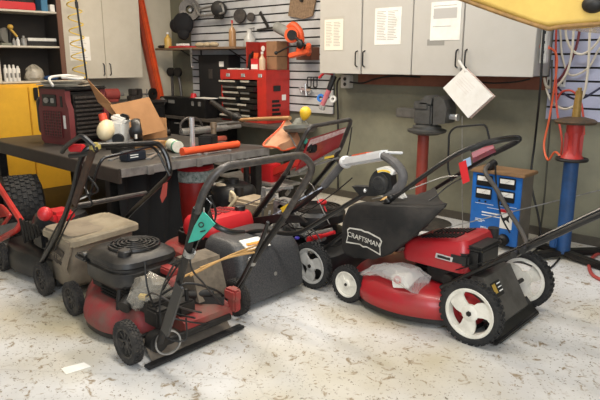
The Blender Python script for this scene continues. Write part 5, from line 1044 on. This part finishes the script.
# things under the dark bench: red jack, grey pan
t = thing('floor_jack', 'red floor jack on low stand under the back bench', 'jack', (-4.3, 4.0, 0))
b = MB(); a = Vector((-4.268, 4.000, 0.217)); c = Vector((-4.037, 4.000, 0.418)); b.span(a.x, c.x, 3.92, 4.06, a.z, c.z, .006); b.build('power_unit', M['red_bright'], t)
b = MB(); b.bar((-4.052, 4.000, 0.337), (-3.769, 4.000, 0.459), .12, .07, bev=.01); b.bar((-4.562, 4.050, 0.308), (-4.304, 4.050, 0.319), .12, .09, bev=.01); b.bar((-4.332, 4.020, 0.299), (-3.996, 4.000, 0.344), .05, .05); b.build('frame', M['red_paint'], t)
b = MB(); b.span(-4.75, -3.85, 3.86, 4.14, .22, .245, .004); b.build('stand', M['alu'], t)
for x in (-4.70, -3.90): MB().span(x-.02, x+.02, 3.9, 4.1, 0, .22).build('stand_leg', M['dark'], t)
t = thing('round_pan', 'round grey pan on short stand behind workbench end', 'pan', (-4.32, 3.75, 0)); c = Vector((-4.238, 3.780, 0.559))
b = MB(); b.lathe([(0, -.035), (.14, -.04), (.17, -.03), (.175, .03), (.16, .03), (.155, -.015), (0, -.02)], c, (0, 0, 1), 32); b.build('dish', mat('grey pan', '#7d7c7a', .5, .3, dirt='#55524e', amt=.5), t)
b = MB(); b.cyl((c.x, c.y, 0), (c.x, c.y, c.z-.03), .03); b.lathe([(0, 0), (.14, 0), (.14, .012), (0, .02)], (c.x, c.y, 0), (0, 0, 1), 24); b.build('stand', M['dark'], t)

# ================================================================== back wall right: hung cabinets, papers, vise, welder, tyre changer
rc = mat('pale grey cabinet paint', '#bab6ae', .45, dirt='#a09a8e', amt=.3, scale=2.5)
t = thing('wall_cabinet', 'long pale grey four-door cabinet row on back wall with papers taped on', 'cabinet', (-2.82, 4.6, 1.28))
b = MB(); b.span(-3.855, -1.78, 4.442, 4.757, 1.285, 2.45, .003); b.build('carcass', rc, t, 0)
for x0, x1, hx in ((-3.86, -3.367, -3.405), (-3.352, -2.83, -3.32), (-2.82, -2.362, -2.395), (-2.350, -1.775, -2.315)):
    b = MB(); b.span(x0, x1, 4.42, 4.44, 1.28, 2.45, .003); d = b.build('door', rc, t, 0)
    b = MB(); b.tube(fillet([(hx, 4.42, 1.345), (hx, 4.39, 1.355), (hx, 4.39, 1.475), (hx, 4.42, 1.485)], .014), .0065, 8); b.build('handle', M['black_tube'], d)
ln = mat('grey print', '#8f8b84', .8)
def sheet(name, x0, x1, z0, z1, label, rows, cols, m=None, yy=4.4195, tilt=0):
    t = thing(name, label, 'notice', ((x0+x1)/2, yy, z0)); b = MB(); b.span(x0, x1, yy-.003, yy, z0, z1); s = b.build('sheet', m or M['paper'], t, 0)
    rn = random.Random(len(label))
    for c in range(cols):
        w_ = (x1-x0)*.84/cols; xa = x0 + (x1-x0)*.08 + c*w_
        for r_ in range(rows):
            z = z1 - (z1-z0)*(.10 + .80*r_/rows)
            MB().span(xa, xa + w_*rn.uniform(.55, .92), yy-.0036, yy-.003, z-.003, z+.001).build('print_line', ln, t, 0)
    return t
t1 = sheet('notice', -3.80, -3.575, 1.495, 1.775, 'yellowish two-column list in plastic sleeve on leftmost grey door', 16, 2, mat('cream paper', '#e3dccb', .7))
MB().span(-3.815, -3.56, 4.4192, 4.4199, 1.485, 1.80).build('plastic_sleeve', mat('plastic sleeve', '#b3aea4', .3), t1, 0)
sheet('notice', -3.215, -2.94, 1.535, 1.845, 'white typed sheet on second grey door', 18, 2)
t3 = sheet('notice', -2.655, -2.385, 1.56, 1.86, 'white photocopied sheet with grey box on third grey door', 3, 1)
MB().span(-2.63, -2.42, 4.4158, 4.4165, 1.73, 1.81).build('grey_box_print', mat('photocopy grey', '#b7b3ad', .8), t3, 0)
MB().span(-2.68, -2.52, 4.4192, 4.4199, 1.52, 1.57).build('tape', mat('grey tape', '#8f8c85', .5), t3, 0)
# outlet box, leads along the ledger
t = thing('outlet_box', 'grey double outlet box under left end of pale cabinets', 'outlet', (-3.799, 4.740, 1.150)); a, c = Vector((-3.818, 4.700, 1.131)), Vector((-3.706, 4.700, 1.261)); MB().span(a.x, c.x, 4.69, 4.758, a.z, c.z, .006).build('box', mat('grey plate', '#b9b5ab', .5), t)
for z in (.3, .7): MB().lathe([(0, 0), (.018, 0), (.018, .004), (0, .004)], ((a.x+c.x)/2, 4.69, a.z + (c.z-a.z)*z), (0, -1, 0), 16).build('socket', M['black_plastic'], t)
t = thing('power_lead', 'black lead drooping from outlet along the brown ledger', 'lead', (-3.868, 4.720, 0.826)); b = MB(); b.tube(spline([(-3.862, 4.730, 0.068), (-3.876, 4.730, 0.804), (-3.887, 4.720, 1.148), (-3.833, 4.700, 1.229)], 6), .009); b.tube(spline([(-3.697, 4.690, 1.193), (-3.548, 4.690, 1.187), (-3.395, 4.690, 1.228), (-3.202, 4.690, 1.260), (-2.907, 4.700, 1.256)], 6), .008); b.build('lead', M['cable'], t)
simple('power_lead', MB().tube(spline([(-2.408, 4.680, 1.241), (-2.238, 4.700, 1.219), (-2.027, 4.700, 1.233), (-1.904, 4.690, 1.259)], 6), .006), M['cable'], 'thin black lead along ledger right of the hanging papers', 'lead')
# hanging tilted manual
t = thing('hanging_papers', 'thick white pad of papers hung askew below cabinet handles', 'papers', (-2.224, 4.330, 0.958))
q = [Vector(p) for p in ((-2.290, 4.340, 1.343), (-2.465, 4.340, 1.184), (-2.229, 4.340, 0.957), (-2.042, 4.340, 1.136))]
b = MB(); b.rings([q, [p + Vector((0, .02, 0)) for p in q]]); b.build('front_sheet', M['paper'], t, 0)
b = MB(); q2 = [p + Vector((.012, .021, -.004)) for p in q]; b.rings([q2, [p + Vector((0, .018, 0)) for p in q2]]); b.build('back_sheets', mat('pinkish sheet edges', '#b79a90', .8, dirt='#d9d0c2', amt=.8, scale=60), t, 0)
b = MB(); b.tube([Vector((-2.274, 4.345, 1.313)), Vector((-2.36, 4.38, 1.40))], .012, 8); b.build('hanging_cord', mat('white strap', '#cfcbc4', .7), t)
for k in range(5):
    f = .2 + .09*k; P = q[0]*(1-f) + q[1]*f + (q[3]-q[0])*.12*0 + Vector((0, -.001, 0)); e_ = (q[3]-q[0]); g_ = (q[1]-q[0])
    MB().bar(q[0] + g_*(f) + e_*.12 + Vector((0, -.0008, 0)), q[0] + g_*f + e_*.55 + Vector((0, -.0008, 0)), .001, .004, (0, 1, 0)).build('print_line', mat('faint pink print', '#cdbfb6', .8), t, 0)
# vise on red post
vm = mat('grey vise iron', '#5c5b58', .5, .5, dirt='#35322e', amt=.6, scale=10)
t = thing('pedestal_vise', 'big grey vise on red post standing on round floor base', 'vise', (-2.66, 4.40, 0))
b = MB(); b.cyl((-2.66, 4.40, .03), (-2.66, 4.40, .80), .048, n=26); b.build('post', mat('red brown post', '#8d382c', .5, dirt='#5a2a20', amt=.7, scale=4), t)
b = MB(); b.lathe([(0, 0), (.22, 0), (.225, .015), (.10, .03), (0, .03)], (-2.60, 4.40, 0), (0, 0, 1), 36); b.build('floor_base', M['gray_tube'], t)
b = MB(); b.lathe([(0, .79), (.10, .79), (.16, .81), (.165, .83), (.12, .84), (.12, .86), (.08, .875), (0, .875)], (-2.63, 4.40, 0), (0, 0, 1), 32); b.build('swivel_plate', vm, t)
b = MB(); b.span(-2.72, -2.55, 4.32, 4.48, .87, 1.05, .015); b.span(-2.72, -2.58, 4.31, 4.49, 1.0, 1.07, .01); b.prism([(-2.66, 1.05), (-2.55, 1.05), (-2.545, 1.10), (-2.60, 1.12), (-2.64, 1.09)], (0, 4.31, 0), (1, 0, 0), (0, 0, 1), (0, .18, 0)); b.build('fixed_jaw', vm, t, 20)
b = MB(); b.span(-2.92, -2.70, 4.35, 4.45, .92, 1.0, .008); b.build('slide', mat('lighter slide', '#6f6c66', .45, .5, dirt='#3d3a35', amt=.5), t)
b = MB(); b.prism([(-2.53, .88), (-2.42, .90), (-2.41, 1.02), (-2.44, 1.09), (-2.50, 1.12), (-2.535, 1.10)], (0, 4.32, 0), (1, 0, 0), (0, 0, 1), (0, .16, 0)); b.build('moving_jaw', vm, t, 20)
b = MB(); b.cyl((-2.42, 4.40, .95), (-2.36, 4.40, .95), .025, n=6); b.cyl((-2.36, 4.40, .95), (-2.345, 4.40, .95), .03); b.build('screw_head', M['chrome'], t)
simple('thin_wire', MB().tube([Vector((-2.297, 4.370, 0.967)), Vector((-2.271, 4.400, 0.358)), Vector((-2.24, 4.40, 0))], .0035, 6), M['steel'], 'thin wire hanging straight down beside the vise', 'wire')
# blue welder
wx0, wx1, wy = -2.085, -1.695, 4.20
t = thing('welder', 'blue welding machine with four gauges against back wall', 'welder', (-1.89, 4.36, 0))
b = MB(); b.span(wx0, wx1, wy + .012, 4.42, .03, .565, .008); b.build('case', mat('grey brown case', '#6f675c', .6, dirt='#4d463c', amt=.5), t)
b = MB(); b.span(wx0, wx1, wy, wy + .012, .03, .565, .003); fp = b.build('front_panel', M['blue'], t)
b = MB(); b.span(wx0 - .015, wx1 + .02, wy - .015, 4.44, .565, .59, .004); b.build('top_board', mat('brown top board', '#8b6b49', .7, dirt='#5d452e', amt=.6), t)
for x in (wx0 + .03, wx1 - .06):
    for y in (4.23, 4.37): MB().span(x, x+.03, y, y+.03, 0, .03).build('foot', M['black_plastic'], t)
for gx in (-1.985, -1.805):
    for gz, lab in ((.505, 0), (.405, 1)):
        b = MB(); b.span(gx-.065, gx+.065, wy-.006, wy, gz-.04, gz+.045, .003); g = b.build('gauge', M['black_plastic'], t)
        MB().span(gx-.055, gx+.055, wy-.009, wy-.006, gz, gz+.035, .001).build('dial_face', M['paper'], g)
        MB().bar((gx-.01, wy-.0105, gz+.005), (gx+.025, wy-.0105, gz+.03), .001, .003, (0, 1, 0)).build('needle', M['black_ink'], g, 0)
        for k in range(2): MB().cyl((gx-.03 + k*.05, wy, gz-.06), (gx-.03 + k*.05, wy-.008, gz-.06), .007).build('knob', M['black_plastic'], t)
for z, x0, x1, h in ((.255, -1.99, -1.85, .010), (.235, -1.99, -1.80, .006), (.2, -2.04, -1.97, .004), (.19, -2.04, -1.96, .004), (.18, -2.04, -1.98, .004), (.325, -2.05, -1.90, .003), (.30, -1.95, -1.85, .003), (.33, -1.86, -1.72, .003)):
    MB().span(x0, x1, wy-.0012, wy, z, z+h).build('print_line', M['white_ink'], t, 0)
text('brand_lettering', 'Miller', .032, M['white_ink'], t, (-1.955, wy-.0015, .135), (1, 0, 0), (0, 0, 1))
b = MB(); b.span(-1.84, -1.745, wy-.002, wy, .16, .31); st = b.build('warning_sticker', M['paper'], t, 0); MB().span(-1.84, -1.745, wy-.003, wy-.002, .285, .31).build('red_band', M['red_bright'], st, 0)
b = MB(); b.prism([(-.03, 0), (.0, .012), (.03, .04), (.02, .0), (.03, -.03), (0, -.012), (-.02, -.03)], (-1.793, wy-.002, .24), (1, 0, 0), (0, 0, 1), (0, -.001, 0)); b.build('hazard_mark', M['black_ink'], st, 0)
for x in (-2.02, -1.945):
    MB().span(x-.022, x+.022, wy-.014, wy, .06, .105, .004).build('switch', M['black_plastic'], t)
    for k in range(2): MB().cyl((x-.012 + k*.024, wy, .05-.005), (x-.012 + k*.024, wy-.008, .045), .006).build('terminal', M['steel'], t)
b = MB(); b.lathe([(0, 0), (.045, 0), (.045, .03), (.03, .05), (0, .05)], (-1.80, wy, .075), (0, -1, -.1), 22); b.build('output_plug', M['dark'], t)
t = thing('welding_cable', 'thick grey cable looped over the blue welder front', 'cable', (-1.578, 4.100, 0.087)); b = MB()
b.tube(spline([(-1.96, 4.30, .60), (-1.97, 4.22, .625), (-1.955, 4.14, .58), (-1.850, 4.130, 0.464), (-1.750, 4.120, 0.330), (-1.624, 4.100, 0.191), (-1.543, 4.050, 0.085)], 7), .017, 10)
b.tube(spline([(-1.80, 4.15, .07), (-1.82, 4.10, .06), (-1.86, 4.06, .02), (-1.95, 4.02, .02)], 6), .015, 10); b.build('cable', mat('grey brown cable', '#4d4843', .6), t)
MB().cyl((-1.975, 4.20, .595), (-1.955, 4.28, .64), .03).build('clamp', M['dark'], t)
simple('thin_lead', MB().tube(spline([(-1.894, 4.160, 0.643), (-1.868, 4.170, 0.455), (-1.822, 4.170, 0.269), (-1.741, 4.170, 0.145)], 6), .006), M['cable'], 'thin black lead hanging down the welder front', 'lead')
# tyre changer
t = thing('tyre_changer', 'manual tyre changer with blue column, red bell and splayed dark feet', 'tyre changer', (-1.40, 4.30, 0))
bl = mat('chipped blue column', '#204a7c', .5, dirt='#1a2430', amt=.6, scale=6)
b = MB(); b.tube([(-1.395, 4.30, .04), (-1.40, 4.30, .74)], .05, 24); b.span(-1.47, -1.42, 4.22, 4.28, .08, .16, .01); b.build('column', bl, t)
b = MB()
for p in ((-1.62, 3.98, .02), (-1.02, 4.20, .02), (-1.70, 4.45, .02), (-1.20, 4.62, .02)): b.bar((-1.395, 4.30, .045), p, .07, .04, bev=.006)
b.build('floor_foot', M['dark'], t)
b = MB(); b.lathe([(0, .715), (.105, .715), (.11, .725), (.105, .735), (0, .735)], (-1.40, 4.30, 0), (0, 0, 1), 30); b.build('lower_disc', M['dark'], t)
b = MB(); b.lathe([(0, .735), (.075, .735), (.06, .76), (.042, .79), (.04, .88), (.055, .92), (.058, .97), (0, .97)], (-1.40, 4.30, 0), (0, 0, 1), 28)
for k in range(4): b.box((-1.40 + .046*math.cos(k*PI/2 + .5), 4.30 + .046*math.sin(k*PI/2 + .5), .83), (.03, .026, .17), rotz(k*PI/2 + .5), .006)
b.build('bell', mat('bell red', '#b8322c', .45, dirt='#6a241f', amt=.5), t)
b = MB(); b.lathe([(0, .975), (.13, .975), (.14, .99), (.12, 1.005), (.06, 1.02), (0, 1.025)], (-1.40, 4.30, 0), (0, 0, 1), 32); b.build('table_disc', mat('rusty iron disc', '#4b4034', .6, .4, dirt='#7b5a38', amt=.6, scale=14), t)
b = MB(); b.tube([(-1.40, 4.30, 1.02), (-1.40, 4.30, 1.10), (-1.397, 4.30, 1.20)], lambda f: .03 - .008*f, 12); b.cyl((-1.397, 4.30, 1.17), (-1.397, 4.30, 1.22), .014); b.build('spindle', mat('worn yellow spindle', '#9b7b3c', .5, .3, dirt='#5b4526', amt=.6, scale=20), t)
# power strip, sockets and hanging hoses at the right edge
t = thing('power_strip', 'white power strip fixed upright at right end of pale cabinets', 'power strip', (-1.784, 4.500, 1.375)); b = MB(); b.span(-1.765, -1.725, 4.50, 4.56, 1.38, 1.66, .006); b.span(-1.775, -1.765, 4.51, 4.55, 1.38, 1.66); b.build('strip', M['white_plastic'], t)
for k in range(3): MB().span(-1.752, -1.738, 4.497, 4.50, 1.45 + k*.07, 1.47 + k*.07).build('socket', M['black_plastic'], t, 0)
for k, (nm, lab) in enumerate((('outlet', 'white wall outlet beside the lavender slat wall'), ('wall_switch', 'white wall switch right of outlet on lavender slat wall'))):
    a, c = ((Vector((-1.784, 4.700, 1.193)), Vector((-1.746, 4.700, 1.277))), (Vector((-1.679, 4.700, 1.203)), Vector((-1.643, 4.700, 1.286))))[k]
    t = thing(nm, lab, 'outlet', a); MB().span(a.x, c.x, 4.715, 4.735, a.z, c.z, .004).build('plate', M['white_plastic'], t); MB().span(a.x+.012, c.x-.012, 4.709, 4.715, a.z+.02, c.z-.02, .003).build('rocker', M['gray_tube'], t)
def hose(name, m, r_, label, pts): simple(name, MB().tube(spline(pts, 8), r_, 8), m, label, name.replace('_', ' '))
wh = mat('white hose', '#cfc5b2', .45); rh = mat('red lead', '#b8402f', .5); oh = mat('orange lead', '#d8623c', .5)
hose('air_hose', wh, .009, 'white hose in a high loop on the lavender slat wall', [(-1.661, 4.660, 1.887), (-1.659, 4.660, 1.726), (-1.651, 4.660, 1.584), (-1.597, 4.660, 1.476), (-1.517, 4.660, 1.446), (-1.435, 4.660, 1.516), (-1.383, 4.660, 1.652), (-1.381, 4.660, 1.866)])
hose('air_hose', wh, .009, 'white hose in a deep low loop reaching the wall outlet', [(-1.618, 4.640, 1.882), (-1.591, 4.640, 1.546), (-1.605, 4.640, 1.332), (-1.673, 4.640, 1.213), (-1.754, 4.660, 1.202), (-1.791, 4.680, 1.269)])
hose('air_hose', wh, .009, 'white hose crossing from outlet to far right edge', [(-1.765, 4.670, 1.194), (-1.698, 4.640, 1.092), (-1.583, 4.620, 1.047), (-1.478, 4.620, 1.132), (-1.458, 4.620, 1.333), (-1.481, 4.620, 1.681), (-1.508, 4.640, 1.874)])
hose('air_hose', wh, .008, 'white hose hanging slack behind the others at right', [(-1.799, 4.700, 1.900), (-1.713, 4.700, 1.623), (-1.680, 4.700, 1.441), (-1.607, 4.700, 1.294), (-1.484, 4.700, 1.346), (-1.417, 4.700, 1.488), (-1.299, 4.700, 1.609)])
hose('extension_lead', oh, .008, 'orange lead from power strip trailing down beside tyre changer', [(-1.793, 4.550, 1.498), (-1.714, 4.580, 1.483), (-1.677, 4.600, 1.404), (-1.678, 4.600, 1.184), (-1.693, 4.600, 0.959), (-1.705, 4.580, 0.768), (-1.635, 4.500, 0.669), (-1.572, 4.450, 0.742), (-1.501, 4.400, 0.711)])
hose('extension_lead', rh, .008, 'red lead hanging straight down in front of lavender slat wall', [(-1.725, 4.620, 1.888), (-1.706, 4.620, 1.549), (-1.670, 4.600, 1.258), (-1.627, 4.560, 1.040), (-1.548, 4.500, 0.828), (-1.548, 4.500, 0.679)])
hose('extension_lead', mat('dark red lead', '#6e2f33', .5), .010, 'dark red hose slanting across the lavender slat wall', [(-1.569, 4.680, 1.882), (-1.569, 4.680, 1.547), (-1.633, 4.680, 1.331), (-1.704, 4.680, 1.226)])
hose('extension_lead', rh, .008, 'red lead arching behind the tyre changer spindle', [(-1.648, 4.600, 1.111), (-1.618, 4.600, 1.172), (-1.547, 4.600, 1.181), (-1.484, 4.600, 1.119), (-1.445, 4.580, 1.013), (-1.423, 4.580, 0.869)])
hose('extension_lead', mat('navy lead', '#23243f', .5), .008, 'navy lead sagging across lower lavender slat wall', [(-1.700, 4.670, 1.226), (-1.601, 4.640, 1.149), (-1.498, 4.640, 1.123), (-1.374, 4.660, 1.206), (-1.224, 4.660, 1.335)])
hose('extension_lead', M['cable'], .009, 'black lead running from ceiling down wall to the floor by welder', [(-1.719, 4.400, 2.017), (-1.716, 4.400, 1.613), (-1.724, 4.450, 1.188), (-1.809, 4.660, 0.789), (-1.811, 4.660, 0.467), (-1.707, 4.600, 0.207), (-1.633, 4.500, 0.079), (-1.603, 4.440, 0.010), (-1.568, 4.146, 0.010), (-1.437, 4.088, 0.010)])
hose('extension_lead', mat('olive lead', '#3d3b30', .5), .007, 'thin olive lead hanging left of tyre changer', [(-1.721, 4.620, 1.404), (-1.693, 4.620, 1.033), (-1.686, 4.620, 0.727), (-1.679, 4.620, 0.411), (-1.684, 4.620, 0.125), (-1.701, 4.620, -0.037)])
t = thing('orange_plug', 'orange plug stuck in white power strip', 'plug', (-1.762, 4.530, 1.498)); b = MB(); b.bar((-1.804, 4.520, 1.505), (-1.718, 4.550, 1.490), .035, .035, bev=.008); b.build('plug', oh, t)
b = MB(); b.tube(spline([(-1.200, 4.607, 0.012), (-1.220, 4.401, 0.012), (-1.179, 4.206, 0.012), (-1.090, 4.022, 0.012), (-0.969, 3.986, 0.012), (-0.857, 4.189, 0.012), (-0.891, 4.589, 0.012), (-1.058, 4.739, 0.012)], 8, True), .012, 8, True); simple('red_hose', b, mat('red hose', '#a3423c', .5), 'red rubber hose coiled on floor at right edge', 'hose')
simple('floor_lead', MB().tube(spline([(-1.982, 4.027, 0.008), (-1.725, 3.827, 0.008), (-1.569, 3.972, 0.008), (-1.375, 3.928, 0.008), (-1.393, 4.255, 0.008)], 7), .006), M['cable'], 'thin black lead lying on floor before the welder', 'lead')
simple('taut_line', MB().tube([Vector((-2.146, 3.500, 0.186)), Vector((-1.933, 3.900, 0.248)), Vector((-1.276, 4.600, 0.474))], .004, 6), M['steel'], 'thin taut line crossing in front of the welder', 'line')

# yellow machine part raised overhead at top right
t = thing('raised_hood', 'glossy yellow machine hood raised overhead at top right', 'hood', (-.95, 2.9, 1.5))
yp = mat('glossy yellow paint', '#dcbb64', .25, coat=.5, dirt='#bf9a52', amt=.6, scale=4)
out = [(-1.95, 1.86), (-1.60, 1.745), (-1.05, 1.545), (-1.00, 1.532), (-.92, 1.535), (-.40, 1.56), (-.40, 2.25), (-1.95, 2.25)]
R = []
for y, ins in ((2.585, .03), (2.595, .01), (2.62, .0), (3.3, .0), (3.32, .02)):
    R.append([Vector((x + (ins if x < -1.5 else -ins if x > -.5 else 0), y, z + (ins if z < 2 else -ins))) for x, z in out])
b = MB(); b.rings(R); b.build('hood_shell', yp, t, 50)
em2 = mat('rusty yellow edge', '#8d6a38', .6, dirt='#4b3a26', amt=.7, scale=20)
b = MB(); b.tube(spline([(-1.95, 2.59, 1.862), (-1.60, 2.59, 1.747), (-1.05, 2.59, 1.547), (-.92, 2.59, 1.537), (-.40, 2.59, 1.562)], 4), .009); b.build('edge_rim', em2, t)
b = MB(); b.ball((-0.819, 2.580, 1.617), .045, .04, .035); b.build('dark_boss', M['dark'], t)
b = MB(); b.bar((-.45, 3.05, 1.60), (-.05, 3.05, 1.60), .1, .08); b.span(-.10, 0, 3.0, 3.1, 0, 1.66); b.build('mast', yp, t)
# scrap of paper on the floor
b = MB(); q = [Vector(p) for p in ((-2.518, 1.066, -0.000), (-2.492, 1.166, 0.000), (-2.433, 1.170, 0.000), (-2.449, 1.056, 0.000))]; b.rings([[p + Vector((0, 0, .001)) for p in q], [p + Vector((0, 0, .004)) for p in q]]); simple('paper_scrap', b, M['paper'], 'folded white paper scrap lying on floor at front left', 'paper')
